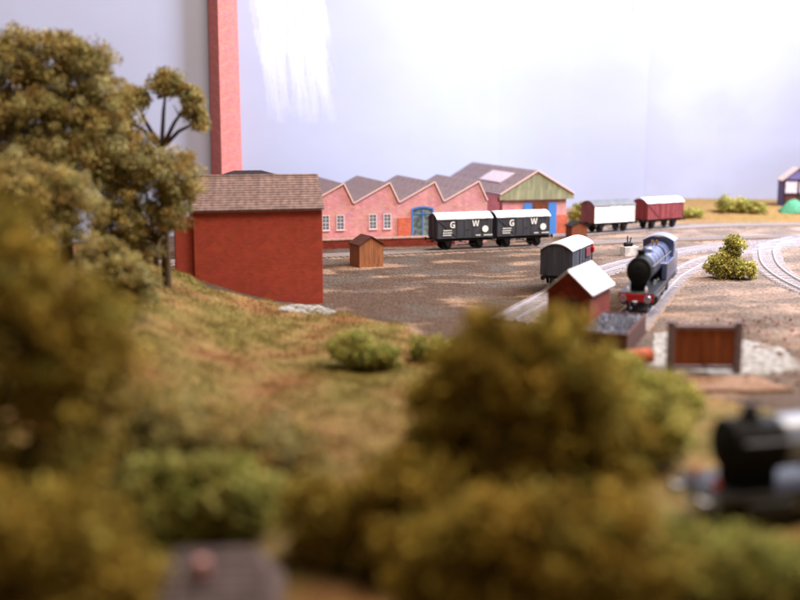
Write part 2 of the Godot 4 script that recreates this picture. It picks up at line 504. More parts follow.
# ------------------------------------------------------------------ rolling stock (length along x, y = 0 at rail)
func wheel_mesh() -> ArrayMesh:
	var m := MB.new()
	m.cyl(Vector3(0, 0, -0.9), Vector3(0, 0, 0.9), 6.2, 6.2, 18)
	m.cyl(Vector3(0, 0, 0.9), Vector3(0, 0, 1.2), 2.0, 1.6, 10)
	return m.done()

func underframe(t: Node3D, L: float, W: float):
	var m := MB.new()
	m.box(Vector3(0, 13.2, 0), Vector3(L - 1, 3, W - 4), 0.2)
	for s in [-1, 1]:
		m.box(Vector3(0, 13.0, s * (W / 2 - 2.4)), Vector3(L - 1, 3.4, 1.4), 0.2)
	part("underframe", m.done(), M.frame_black, t)
	var wm := wheel_mesh()
	for sx in [-1, 1]:
		for sz in [-1, 1]:
			var w := part("wheel", wm, M.frame_black, t)
			w.position = Vector3(sx * L * 0.29, 6.2, sz * 8.4) * MM
			var g := MB.new()
			g.box(Vector3(sx * L * 0.29, 8, sz * (W / 2 - 3.0)), Vector3(3.4, 6.4, 1.6), 0.3)
			g.prism([Vector2(sx * L * 0.29 - 5, 11.5), Vector2(sx * L * 0.29 + 5, 11.5), Vector2(sx * L * 0.29 + 1.8, 5), Vector2(sx * L * 0.29 - 1.8, 5)], sz * (W / 2 - 2.3) - 0.3, sz * (W / 2 - 2.3) + 0.3)
			part("axle_guard", g.done(), M.frame_black, t)
	for sz in [-1, 1]:
		var b := MB.new()
		b.box(Vector3(3, 6.5, sz * (W / 2 - 2.0)), Vector3(26, 0.9, 0.8))
		b.cyl(Vector3(-6, 11.5, sz * (W / 2 - 2.0)), Vector3(8, 6.5, sz * (W / 2 - 2.0)), 0.4, 0.4, 6)
		part("brake_lever", b.done(), M.frame_black, t)
	for sx in [-1, 1]:
		for sz in [-1, 1]:
			var b := MB.new()
			b.cyl(Vector3(sx * (L / 2 - 0.5), 13.2, sz * 11.4), Vector3(sx * (L / 2 + 5), 13.2, sz * 11.4), 1.1, 0.9, 10)
			b.cyl(Vector3(sx * (L / 2 + 5), 13.2, sz * 11.4), Vector3(sx * (L / 2 + 5.8), 13.2, sz * 11.4), 2.5, 2.5, 14)
			part("buffer", b.done(), M.frame_black, t)
		var c := MB.new()
		c.box(Vector3(sx * (L / 2 + 3.4), 10.5, 0), Vector3(7.5, 0.8, 6), 0.2)
		part("coupling", c.done(), M.frame_black, t)

func arc_pts(W: float, y0: float, rise: float, over: float, n := 10) -> Array:
	var out := []
	for k in n + 1:
		var z := lerpf(-W / 2 - over, W / 2 + over, float(k) / n)
		var u := z / (W / 2 + over)
		out.append(Vector2(z, y0 + rise * (1.0 - u * u)))
	return out

# extrude a (z, y) outline along x
func along_x(m: MB, pts: Array, x0: float, x1: float):
	var flat := PackedVector2Array(pts)
	var idx := Geometry2D.triangulate_polygon(flat)
	for k in range(0, idx.size(), 3):
		var a := flat[idx[k]]; var b := flat[idx[k + 1]]; var c := flat[idx[k + 2]]
		m.tri(Vector3(x0, a.y, a.x), Vector3(x0, b.y, b.x), Vector3(x0, c.y, c.x))
		m.tri(Vector3(x1, c.y, c.x), Vector3(x1, b.y, b.x), Vector3(x1, a.y, a.x))
	for k in flat.size():
		var a := flat[k]; var b := flat[(k + 1) % flat.size()]
		m.quad(Vector3(x0, a.y, a.x), Vector3(x1, a.y, a.x), Vector3(x1, b.y, b.x), Vector3(x0, b.y, b.x))

func covered_van(called, label, x, d, turn, side_mat, end_mat, roof_mat, frame_mat, braced: bool, group: String, L := 76.0) -> Node3D:
	var t := thing(called, label, "wagon", Vector3(x, 0, -d), turn, group)
	var W := 31.0
	var y0 := 15.0; var y1 := 40.0
	underframe(t, L, W)
	var body := MB.new()
	body.box(Vector3(0, (y0 + y1) / 2, 0), Vector3(L - 1.0, y1 - y0, W), 0.2)
	part("body", body.done(), side_mat, t)
	for s in [-1, 1]:
		var e := MB.new()
		var pts := arc_pts(W, y1 - 0.4, 6.6, 0.0)
		pts.append(Vector2(W / 2, y0)); pts.append(Vector2(-W / 2, y0))
		along_x(e, pts, s * (L / 2 - 0.5), s * (L / 2 + 0.1))
		part("end_wall", e.done(), end_mat, t)
		var v := MB.new()
		for k in [-7.0, 7.0]:
			v.box(Vector3(s * (L / 2 + 0.6), (y0 + y1) / 2 + 1, k), Vector3(1.0, y1 - y0 + 3, 1.5), 0.15)
		part("end_stanchions", v.done(), end_mat, t)
	var r := MB.new()
	var top := arc_pts(W, y1 + 0.2, 7.0, 1.0, 12)
	var low := arc_pts(W, y1 - 0.8, 7.0, 1.0, 12)
	low.reverse()
	along_x(r, top + low, -L / 2 - 1.0, L / 2 + 1.0)
	part("roof", r.done(), roof_mat, t)
	for s in [-1, 1]:
		var z: float = s * (W / 2 + 0.35)
		var f := MB.new()
		for px in [-L / 2 + 1.2, -10.5, 10.5, L / 2 - 1.2]:
			f.box(Vector3(px, (y0 + y1) / 2, z), Vector3(1.4, y1 - y0, 0.7), 0.12)
		f.box(Vector3(0, y0 + 0.8, z), Vector3(L - 2.4, 1.3, 0.6), 0.1)
		f.box(Vector3(0, y1 - 0.8, z), Vector3(L - 2.4, 1.3, 0.6), 0.1)
		if braced:
			for q in [-1, 1]:
				var a := Vector3(q * (L / 2 - 2), y1 - 2.0, z); var b := Vector3(q * 11.5, y0 + 2.0, z)
				var dir := (b - a).normalized()
				f.box((a + b) / 2, Vector3((b - a).length(), 1.2, 0.55), 0.0, Basis(dir, Vector3(-dir.y, dir.x, 0), Vector3(0, 0, 1)))
		part("side_framing", f.done(), frame_mat, t)
		var dr := MB.new()
		dr.box(Vector3(0, (y0 + y1) / 2, s * (W / 2 + 0.2)), Vector3(19.2, y1 - y0 - 3.4, 0.5), 0.1)
		dr.box(Vector3(0, (y0 + y1) / 2, s * (W / 2 + 0.55)), Vector3(0.7, y1 - y0 - 4, 0.4))
		dr.box(Vector3(4, 26, s * (W / 2 + 0.6)), Vector3(6, 0.8, 0.5))
		part("door", dr.done(), side_mat, t)
	return t

func letter(t: Node3D, called: String, text: String, size_mm: float, pos: Vector3, parent_mat: Material):
	var tm := TextMesh.new()
	var f := SystemFont.new()
	f.font_names = PackedStringArray(["Droid Sans"]); f.font_weight = 800
	tm.font = f; tm.text = text; tm.font_size = 64; tm.depth = 0.0003
	tm.pixel_size = size_mm * MM / 46.0
	tm.curve_step = 2.0
	var o := part(called, tm, parent_mat, t)
	o.position = pos * MM

func gw_van(label, x, d, turn):
	var t := covered_van("goods_van", label, x, d, turn, M.wagon_black, M.wagon_black, M.white_paint, M.wagon_black, true, "dark covered goods vans before the factory")
	var z := 16.45
	letter(t, "letter_g", "G", 8.0, Vector3(-17.5, 32.2, z), M.lettering)
	letter(t, "letter_w", "W", 7.6, Vector3(14.5, 33.4, z), M.lettering)
	var m := MB.new()
	m.cyl(Vector3(28, 26.0, z - 0.3), Vector3(28, 26.0, z + 0.05), 4.3, 4.3, 22)
	part("white_roundel", m.done(), M.lettering, t)
	# rows of small print, too small to read
	for row in [[-30.0, 25.4, 11.0], [-30.5, 22.3, 12.0], [-30.5, 19.4, 11.0], [15.0, 18.2, 5.0], [26.0, 18.2, 11.0]]:
		var b := MB.new()
		var at: float = row[0]
		while at < row[0] + row[2]:
			var w := rng.randf_range(0.8, 1.5)
			b.box(Vector3(at + w / 2, row[1], z - 0.1), Vector3(w, 1.5, 0.3))
			at += w + 0.5
		part("small_print", b.done(), M.lettering, t)
	return t

# one handed steam engine, front towards +x; from its buffer beam at x = 0 back to the tender
func locomotive(called, label, x, d, turn, boiler_mat, frame_mat, beam_mat, lamp_mat = M.window_white):
	var t := thing(called, label, "locomotive", Vector3(x, 0, -d), turn, "steam locomotives")
	var ax := 34.0
	var m := MB.new()
	m.box(Vector3(-78, 17.0, 0), Vector3(154, 1.6, 33), 0.2)
	for s in [-1, 1]: m.box(Vector3(-78, 15.2, s * 16.2), Vector3(154, 2.4, 0.8), 0.1)
	m.box(Vector3(-78, 12.5, 0), Vector3(140, 8, 11), 0.3)
	part("running_plate", m.done(), frame_mat, t)
	m = MB.new(); m.box(Vector3(-0.6, 13.6, 0), Vector3(1.6, 6, 32), 0.2)
	part("buffer_beam", m.done(), beam_mat, t)
	for s in [-1, 1]:
		m = MB.new()
		m.cyl(Vector3(0, 13.4, s * 11.4), Vector3(5, 13.4, s * 11.4), 1.7, 1.4, 12)
		m.cyl(Vector3(5, 13.4, s * 11.4), Vector3(6, 13.4, s * 11.4), 3.3, 3.1, 16)
		part("buffer", m.done(), M.steel, t)
	m = MB.new(); m.box(Vector3(2.5, 11, 0), Vector3(5, 1, 5), 0.2); m.cyl(Vector3(1, 12, 0), Vector3(3, 8, 0), 0.6, 0.6, 6)
	part("coupling", m.done(), M.steel, t)
	# smokebox, boiler, firebox
	m = MB.new()
	m.cyl(Vector3(-12, ax, 0), Vector3(-34, ax, 0), 11.6, 11.6, 36)
	m.cyl(Vector3(-12, ax, 0), Vector3(-11.2, ax, 0), 11.2, 10.4, 36)
	m.prism([Vector2(-32, 17), Vector2(-14, 17), Vector2(-14, 28), Vector2(-32, 28)], -7.5, 7.5)
	var sb := part("smokebox", m.done(), M.loco_soot, t)
	m = MB.new()
	m.cyl(Vector3(-11.3, ax, 0), Vector3(-10.2, ax, 0), 8.4, 7.2, 30)
	m.cyl(Vector3(-10.2, ax, 0), Vector3(-9.8, ax, 0), 7.2, 3.0, 30)
	m.cyl(Vector3(-10, ax, 0), Vector3(-8.4, ax, 0), 0.9, 0.7, 10)
	m.box(Vector3(-8.6, ax, 0), Vector3(0.5, 0.6, 6))
	part("smokebox_door", m.done(), M.loco_soot, sb)
	m = MB.new()
	m.cyl(Vector3(-34, ax, 0), Vector3(-102, ax + 0.4, 0), 11.2, 12.2, 40)
	var bo := part("boiler", m.done(), boiler_mat, t)
	for bxp in [-35.0, -51.0, -68.0, -85.0, -101.0]:
		m = MB.new()
		var rr: float = 11.2 + (-bxp - 34) / 68.0 + 0.22
		m.cyl(Vector3(bxp + 0.7, ax + 0.1, 0), Vector3(bxp - 0.7, ax + 0.1, 0), rr, rr, 40)
		part("boiler_band", m.done(), M.loco_black, bo)
	m = MB.new()
	var pts := []
	for k in 13:
		var a := PI * k / 12.0
		pts.append(Vector2(cos(a) * 12.8 * (1.0 if k > 0 and k < 12 else 1.0), ax + 0.4 + pow(sin(a), 0.75) * 12.6))
	pts.append(Vector2(-12.8, 18)); pts.append(Vector2(12.8, 18))
	along_x(m, pts, -136, -102)
	part("firebox", m.done(), boiler_mat, t)
	# fittings along the top
	m = MB.new()
	m.lathe(Vector3(-23, ax + 11.0, 0), [Vector2(5.4, 0), Vector2(3.9, 1.6), Vector2(3.5, 2.6), Vector2(3.6, 4.2), Vector2(4.5, 4.6), Vector2(4.4, 5.4), Vector2(3.0, 5.5), Vector2(2.9, 3), Vector2(0, 3)], 20)
	part("chimney", m.done(), M.loco_soot, t)
	m = MB.new()
	m.lathe(Vector3(-58, ax + 11.0, 0), [Vector2(6.4, -0.6), Vector2(5.2, 1.4), Vector2(4.9, 2.6), Vector2(4.1, 3.8), Vector2(2.3, 4.5), Vector2(0, 4.7)], 20)
	part("dome", m.done(), boiler_mat, t)
	m = MB.new()
	for s in [-2.2, 2.2]:
		m.cyl(Vector3(-108, ax + 12, s), Vector3(-108, ax + 16, s), 1.5, 1.2, 12)
	part("safety_valves", m.done(), M.brass, t)
	# cab
	m = MB.new()
	for s in [-1, 1]:
		m.prism([Vector2(-136, 17.8), Vector2(-163, 17.8), Vector2(-163, 30), Vector2(-158, 33), Vector2(-158, 47), Vector2(-136, 47)], s * 15.6 - 0.4, s * 15.6 + 0.4)
	along_x(m, [Vector2(-15.2, 18), Vector2(15.2, 18), Vector2(15.2, 47), Vector2(8, 50.5), Vector2(-8, 50.5), Vector2(-15.2, 47)], -137, -136)
	var cab := part("cab", m.done(), boiler_mat, t)
	m = MB.new()
	var up := arc_pts(32, 47.0, 5.2, 0.8, 12); var dn := arc_pts(32, 46.2, 5.2, 0.8, 12); dn.reverse()
	along_x(m, up + dn, -164, -133)
	part("cab_roof", m.done(), M.loco_grey, cab)
	for s in [-1, 1]:
		m = MB.new(); m.box(Vector3(-147, 39.5, s * 16.2), Vector3(9, 8, 0.4), 0.1)
		part("cab_window", m.done(), M.dim_glass, cab)
	# cylinders, wheels, rods
	for s in [-1, 1]:
		m = MB.new()
		m.cyl(Vector3(-14, 10.5, s * 13.4), Vector3(-34, 10.5, s * 13.4), 5.0, 5.0, 20)
		m.cyl(Vector3(-12.6, 10.5, s * 13.4), Vector3(-14, 10.5, s * 13.4), 2.4, 3.4, 16)
		part("cylinder", m.done(), frame_mat, t)
		for w in [[-12.0, 6.2], [-36.0, 6.2], [-62.0, 10.6], [-88.0, 10.6], [-116.0, 10.6]]:
			m = MB.new()
			m.cyl(Vector3(w[0], w[1], s * 7.6), Vector3(w[0], w[1], s * 9.6), w[1], w[1] - 0.3, 26)
			m.cyl(Vector3(w[0], w[1], s * 9.6), Vector3(w[0], w[1], s * 10.3), 2.2, 2.0, 12)
			part("wheel", m.done(), frame_mat, t)
		m = MB.new()
		m.box(Vector3(-89, 7.4, s * 11.2), Vector3(56, 1.8, 0.8), 0.15)
		m.box(Vector3(-62, 9.2, s * 12.4), Vector3(54, 1.5, 0.8), 0.15)
		part("side_rod", m.done(), M.steel, t)
		m = MB.new()
		m.cyl(Vector3(-14, ax + 4, s * 12.6), Vector3(-134, ax + 4, s * 13.6), 0.45, 0.45, 6)
		part("handrail", m.done(), M.steel, t)
		m = MB.new()
		m.box(Vector3(-4, 19.6, s * 8.5), Vector3(2.2, 3.6, 2.2), 0.4)
		m.cyl(Vector3(-4, 21.2, s * 8.5), Vector3(-4, 23, s * 8.5), 0.9, 0.5, 8)
		part("lamp", m.done(), lamp_mat, t)
	# side tanks and bunker
	for s in [-1, 1]:
		m = MB.new(); m.box(Vector3(-110, 25.4, s * 14.0), Vector3(52, 15, 5.6), 0.6)
		part("side_tank", m.done(), boiler_mat, t)
	m = MB.new()
	m.box(Vector3(-170, 26, 0), Vector3(14, 17, 31), 0.6)
	m.box(Vector3(-168, 13.5, 0), Vector3(30, 6, 30), 0.3)
	var tn := part("bunker", m.done(), boiler_mat, t)
	m = MB.new()
	for k in 70:
		m.box(Vector3(rng.randf_range(-175, -165), rng.randf_range(33.5, 37), rng.randf_range(-12, 12)), Vector3(rng.randf_range(2, 4.5), rng.randf_range(2, 4), rng.randf_range(2, 4.5)), 0.3, Basis.from_euler(Vector3(rng.randf() * 6, rng.randf() * 6, rng.randf() * 6)))
	part("coal_load", m.done(), M.coal, tn)
	for s in [-1, 1]:
		m = MB.new()
		m.cyl(Vector3(-150, 7.4, s * 7.6), Vector3(-150, 7.4, s * 9.6), 7.4, 7.2, 22)
		part("wheel", m.done(), frame_mat, t)
	return t

# ------------------------------------------------------------------ buildings
# sash window on the plane z, looking towards +z
func sash(t: Node3D, x: float, y: float, w: float, h: float, z: float):
	var g := MB.new(); g.box(Vector3(x, y, z + 0.1), Vector3(w, h, 0.4))
	var p := part("window", g.done(), M.dim_glass, t)
	var f := MB.new()
	for s in [-1, 1]:
		f.box(Vector3(x + s * (w / 2 - 0.4), y, z + 0.45), Vector3(0.9, h, 0.7))
		f.box(Vector3(x, y + s * (h / 2 - 0.4), z + 0.46), Vector3(w - 1.6, 0.9, 0.6))
	f.box(Vector3(x, y, z + 0.44), Vector3(w - 1.6, 0.8, 0.5))
	f.box(Vector3(x, y, z + 0.42), Vector3(0.5, h - 1.6, 0.4))
	for s in [-1, 1]: f.box(Vector3(x, y + s * h * 0.25, z + 0.40), Vector3(w - 1.8, 0.5, 0.4))
	part("frame", f.done(), M.window_white, p)
	var si := MB.new(); si.box(Vector3(x, y - h / 2 - 0.7, z + 0.6), Vector3(w + 2, 1.2, 1.6), 0.15)
	part("sill", si.done(), M.barge, p)

func sawtooth_factory():
	# local x along the front, z towards the viewer, origin under the first (left) gable top
	var t := thing("sawtooth_factory", "long brick factory with haze painted in as pink and four sawtooth slate roofs", "building", Vector3(-0.0745, 0, -1.461), 15.5)
	var P := 63.0
	var depth := 190.0
	var eave := 54.0; var apex := 80.5
	for k in range(-1, 4):
		var ax := k * P
		var vl := ax - P + 13.0   # foot of the long slope
		var vr := ax + 13.0
		var wall := MB.new()
		wall.prism([Vector2(vl, -7), Vector2(vr, -7), Vector2(vr, eave), Vector2(ax, apex), Vector2(vl, eave)], -4.0, 0.0)
		if k == 3:
			wall.box(Vector3(vr - 1.5, eave / 2 - 1.5, -depth / 2 - 2), Vector3(3, eave + 3, depth - 4.2))
		part("gable_wall", wall.done(), M.brick_haze_pink, t)
		var r := MB.new()
		r.courses(Vector3(vl, eave, 1.5), Vector3(vl, eave, -depth), Vector3(ax, apex, -depth), Vector3(ax, apex, 1.5), 22, 0.35)
		r.quad(Vector3(vl, eave - 1, 1.4), Vector3(ax, apex - 1, 1.4), Vector3(ax, apex - 1, -depth), Vector3(vl, eave - 1, -depth))
		r.courses(Vector3(vr, eave, -depth), Vector3(vr, eave, 1.5), Vector3(ax, apex, 1.5), Vector3(ax, apex, -depth), 14, 0.35)
		part("roof", r.done(), M.slate_grey, t)
		var b := MB.new()
		for e in [[Vector3(vl, eave, 0), Vector3(ax, apex, 0)], [Vector3(ax, apex, 0), Vector3(vr, eave, 0)]]:
			var dir: Vector3 = (e[1] - e[0]).normalized()
			b.box((e[0] + e[1]) / 2 + Vector3(0, 0.2, 1.4), Vector3((e[1] - e[0]).length(), 2.0, 1.2), 0.1, Basis(dir, Vector3(-dir.y, dir.x, 0), Vector3(0, 0, 1)))
		part("bargeboard", b.done(), M.barge, t)
		if k == 0 or k == 1:
			sash(t, ax - 25 + k * 1.5, 29, 10.5, 20, 0.0)
			sash(t, ax - 5 + k * 1.5, 29, 10.5, 20, 0.0)
		elif k == 3:
			sash(t, ax - 25, 29, 10.5, 20, 0.0)
			sash(t, ax - 4, 29, 10.5, 20, 0.0)
		elif k == 2:
			# blue arched loading door
			var g := MB.new()
			var arch := func(hw: float, y0: float, ys: float, rise: float) -> Array:
				var o := [Vector2(ax - 17 - hw, y0), Vector2(ax - 17 + hw, y0)]
				for q in 9:
					var u := 1.0 - q / 4.0
					o.append(Vector2(ax - 17 + hw * u, ys + rise * (1 - u * u)))
				return o
			g.prism(arch.call(15.0, 1.0, 44.0, 3.0), 0.0, 0.5)
			var dm := part("loading_door", g.done(), M.glazing, t)
			var f := MB.new()
			for s in [-1, 1]: f.box(Vector3(ax - 17 + s * 14.6, 22, 0.9), Vector3(1.8, 44, 1.0))
			for q in 8:
				var u0 := 1.0 - q / 4.0; var u1 := 1.0 - (q + 1) / 4.0
				var a := Vector3(ax - 17 + 15 * u0, 44 + 3 * (1 - u0 * u0), 0.9); var c := Vector3(ax - 17 + 15 * u1, 44 + 3 * (1 - u1 * u1), 0.9)
				var dir := (c - a).normalized()
				f.box((a + c) / 2, Vector3((c - a).length() + 0.6, 2.6, 1.1), 0.0, Basis(dir, Vector3(-dir.y, dir.x, 0), Vector3(0, 0, 1)))
			f.box(Vector3(ax - 17, 38, 0.8), Vector3(27, 1.2, 0.7))
			f.box(Vector3(ax - 17, 22, 0.8), Vector3(1.0, 42, 0.7))
			part("door_frame", f.done(), M.blue_paint, dm)
	# orange buttress left of the blue door
	var o := MB.new()
	o.box(Vector3(P + 20, 15, 0.8), Vector3(18, 36, 1.4), 0.1)
	part("brick_panel", o.done(), M.brick_orange, t)
	return t

func loading_platform():
	var t := thing("loading_platform", "low dark red loading platform along the foot of the factory", "platform", Vector3(-0.0745, 0, -1.461), 15.5)
	var m := MB.new(); m.box(Vector3(42, -1.5, 10), Vector3(215, 17, 17.5), 0.3)
	part("wall", m.done(), M.brick_hut, t)
	m = MB.new(); m.box(Vector3(42, 7.8, 10.4), Vector3(216, 1.6, 18.4), 0.3)
	part("coping", m.done(), M.platform, t)

func green_shed():
	# origin under the gable top; z towards the viewer
	var t := thing("green_gabled_shed", "brick goods shed with haze painted in as pink, olive green boarded gable and skylight", "building", Vector3(0.1975, 0, -1.585), 15.0)
	var hw := 57.0; var depth := 290.0
	var m := MB.new()
	m.box(Vector3(-2, 26, -6), Vector3(2 * hw - 16, 58, 3))
	for s in [-1, 1]: m.box(Vector3(-2 + s * (hw - 9.5), 26, -depth / 2 - 7.6), Vector3(3, 58, depth - 20))
	part("wall", m.done(), M.brick_haze_pink, t)
	m = MB.new(); m.box(Vector3(36, 12, -3.9), Vector3(26, 30, 1.0), 0.1)
	part("brick_panel", m.done(), M.brick_orange, t)
	m = MB.new()
	m.prism([Vector2(-hw, 50), Vector2(hw, 50), Vector2(hw, 58), Vector2(0, 91), Vector2(-hw, 58)], -3.0, 0.0)
	part("gable_boarding", m.done(), M.green_boards, t)
	m = MB.new()
	m.courses(Vector3(-hw, 58, 1), Vector3(-hw, 58, -depth), Vector3(0, 92, -depth), Vector3(0, 92, 1), 12, 0.6)
	m.quad(Vector3(-hw, 57, 0.9), Vector3(0, 91, 0.9), Vector3(0, 91, -depth), Vector3(-hw, 57, -depth))
	m.courses(Vector3(hw, 58, -depth), Vector3(hw, 58, 1), Vector3(0, 92, 1), Vector3(0, 92, -depth), 12, 0.6)
	m.quad(Vector3(0, 91, 0.9), Vector3(hw, 57, 0.9), Vector3(hw, 57, -depth), Vector3(0, 91, -depth))
	m.prism([Vector2(-hw, 50), Vector2(hw, 50), Vector2(hw, 57), Vector2(0, 91), Vector2(-hw, 57)], -depth - 1.0, -depth + 1.0)
	var roof := part("roof", m.done(), M.slate_grey, t)
	m = MB.new()
	var e := Vector3(hw, 33, 0).normalized()
	var nrm := Vector3(-e.y, e.x, 0)
	m.box(Vector3(-hw * 0.42, 58 + 33 * 0.58, -105) + nrm * 1.4, Vector3(27, 1.2, 95), 0.2, Basis(e, nrm, Vector3(0, 0, 1)))
	part("skylight", m.done(), M.skylight, roof)
	m = MB.new()
	for s in [-1, 1]:
		var dir := Vector3(s * hw, -33, 0).normalized()
		if s < 0: dir = -dir
		m.box(Vector3(s * hw / 2, 74.8, 1.5), Vector3(66, 2.2, 1.0), 0.1, Basis(dir, Vector3(-dir.y, dir.x, 0), Vector3(0, 0, 1)))
	part("bargeboard", m.done(), M.barge, t)
	m = MB.new(); m.box(Vector3(6, 21, -3.6), Vector3(24, 48, 1.2))
	var door := part("door", m.done(), M.brown_wood, t)
	for s in [-1, 1]:
		m = MB.new(); m.box(Vector3(6 + s * 19, 21, -3.2), Vector3(13, 48, 1.4), 0.2)
		part("blue_leaf", m.done(), M.blue_paint, door)
	m = MB.new(); m.box(Vector3(-hw + 3, 51, -4), Vector3(9, 6, 4), 0.2)
	part("eave_bracket", m.done(), M.brown_dark, t)

func red_block():
	# origin at the foot of the right front corner, x runs back to the left, z towards the viewer
	var t := thing("red_brick_block", "big plain red brick building with slate roof beside the tree", "building", Vector3(-0.0715, 0, -1.011), 14.0)
	var L := 117.0; var D := 62.0; var H := 87.0; var R := 113.0
	var m := MB.new()
	m.box(Vector3(-L / 2, H / 2 - 4, -D / 2), Vector3(L, H + 8, D), 0.2)
	for x in [-L + 0.6, -0.6]:
		m.st.set_smooth_group(-1)
		var a := Vector3(x, H, 0); var b := Vector3(x, H, -D); var c := Vector3(x, R, -D / 2)
		m.tri(a, b, c); m.tri(a + Vector3(0.5, 0, 0), c + Vector3(0.5, 0, 0), b + Vector3(0.5, 0, 0))
	part("wall", m.done(), M.brick_red, t)
	m = MB.new()
	var o := 3.0; var drop := 26.0 / 31.0 * o
	m.courses(Vector3(-L - 1, H - drop + 1, o), Vector3(1.5, H - drop + 1, o), Vector3(1.5, R + 1, -D / 2), Vector3(-L - 1, R + 1, -D / 2), 14, 0.8)
	m.courses(Vector3(1.5, H - drop + 1, -D - o), Vector3(-L - 1, H - drop + 1, -D - o), Vector3(-L - 1, R + 1, -D / 2), Vector3(1.5, R + 1, -D / 2), 14, 0.8)
	m.quad(Vector3(1.5, H - drop - 0.2, o), Vector3(1.5, R, -D / 2), Vector3(-L - 1, R, -D / 2), Vector3(-L - 1, H - drop - 0.2, o))
	var roof := part("roof", m.done(), M.slate, t)
	m = MB.new(); m.cyl(Vector3(-L - 1, R + 1.4, -D / 2), Vector3(1.5, R + 1.4, -D / 2), 1.1, 1.1, 8)
	part("ridge_tiles", m.done(), M.slate, roof)
	m = MB.new(); m.box(Vector3(-L / 2, H - 1.6, 0.5), Vector3(L, 1.8, 1.0), 0.1)
	part("eave_course", m.done(), M.brick_hut, t)
	m = MB.new(); m.box(Vector3(-L - 8.2, 36, -16), Vector3(16, 84, 22), 0.2)
	part("side_wing", m.done(), M.brick_red, t)

func chimney_stack():
	var t := thing("factory_chimney", "tall square red brick chimney rising past the top of the picture", "chimney", Vector3(-0.2535, 0, -1.6195), 36.0)
	var m := MB.new()
	var b := 17.0; var a := 15.0; var H := 400.0
	var q := func(h: float, r: float) -> Array: return [Vector3(-r, h, r), Vector3(r, h, r), Vector3(r, h, -r), Vector3(-r, h, -r)]
	var lo: Array = q.call(-4.0, b); var hi: Array = q.call(H, a)
	for k in 4: m.quad(lo[k], lo[(k + 1) % 4], hi[(k + 1) % 4], hi[k])
	m.quad(hi[0], hi[1], hi[2], hi[3])
	part("shaft", m.done(), M.brick_red_pale, t)
	m = MB.new()
	m.box(Vector3(0, H - 12, 0), Vector3(33, 6, 33), 0.4); m.box(Vector3(0, H + 1, 0), Vector3(36, 5, 36), 0.4)
	part("cap", m.done(), M.brick_red_pale, t)
	m = MB.new(); m.box(Vector3(0, 40, 0), Vector3(36, 88, 36), 0.4)
	part("plinth", m.done(), M.brick_red_pale, t)

func boiler_house():
	var t := thing("boiler_house", "dark roofed low block at the foot of the tall chimney", "building", Vector3(-0.185, 0, -1.38), 15.0)
	var m := MB.new(); m.box(Vector3(0, 44, 0), Vector3(84, 96, 60), 0.2)
	part("wall", m.done(), M.brick_red, t)
	m = MB.new()
	var e := [Vector3(-46, 92, 33), Vector3(46, 92, 33), Vector3(46, 92, -33), Vector3(-46, 92, -33)]
	var r := [Vector3(-22, 102, 0), Vector3(12, 102, 0)]
	m.quad(e[0], e[1], r[1], r[0]); m.quad(e[2], e[3], r[0], r[1]); m.tri(e[1], e[2], r[1]); m.tri(e[3], e[0], r[0]); m.quad(e[0], e[1], e[2], e[3])
	part("roof", m.done(), M.slate_dark, t)

# little gabled hut: gable towards +z
func hut(called, label, x, d, turn, w: float, l: float, eave: float, apex: float, wall_mat, side_mat, roof_mat, over := 2.0, with_door := true) -> Node3D:
	var t := thing(called, label, "hut", Vector3(x, height(x, d) * MM * 0.0, -d), turn)
	var m := MB.new()
	m.prism([Vector2(-w / 2, -7), Vector2(w / 2, -7), Vector2(w / 2, eave), Vector2(0, apex), Vector2(-w / 2, eave)], -l, -0.0)
	part("wall", m.done(), wall_mat, t)
	for s in [-1, 1]:
		m = MB.new(); m.box(Vector3(s * (w / 2 + 0.15), eave / 2 - 3.5, -l / 2), Vector3(0.5, eave + 6.5, l - 1.0))
		part("side_boarding", m.done(), side_mat, t)
	var k := (apex - eave) / (w / 2)
	m = MB.new()
	for s in [-1, 1]:
		var a := Vector3(s * (w / 2 + over), eave - k * over + 0.4, over); var b := a; b.z = -l - over
		var c := Vector3(0, apex + 0.4, -l - over); var e := Vector3(0, apex + 0.4, over)
		var up := Vector3(0, 1.1, 0)
		m.quad(a, b, c, e); m.quad(a + up, b + up, c + up, e + up); m.quad(a, b, b + up, a + up); m.quad(a, e, e + up, a + up); m.quad(b, c, c + up, b + up)
	part("roof", m.done(), roof_mat, t)
	if with_door:
		m = MB.new(); m.box(Vector3(w * 0.1, eave * 0.42, 0.2), Vector3(w * 0.34, eave * 0.84, 0.7), 0.1)
		part("door", m.done(), M.brown_dark, t)
	return t

func brake_van():
	var t := covered_van("brake_van", "dark van with white curved roof and red lamp parked end on", 0.152 + 0.0165, 1.065 + 0.036, 66.0, M.wagon_black, M.wagon_black, M.white_paint, M.wagon_black, false, "", 80.0)
	var m := MB.new()
	m.box(Vector3(32, 34, 17.6), Vector3(5, 6, 3.6), 0.5); m.cyl(Vector3(32, 37, 17.6), Vector3(32, 39, 17.6), 1.4, 0.8, 10)
	part("side_lamp", m.done(), M.beam_red, t)
	m = MB.new(); m.box(Vector3(18, 33, 16.6), Vector3(16, 9, 1.4), 0.2)
	part("side_duckets", m.done(), M.wagon_red, t)

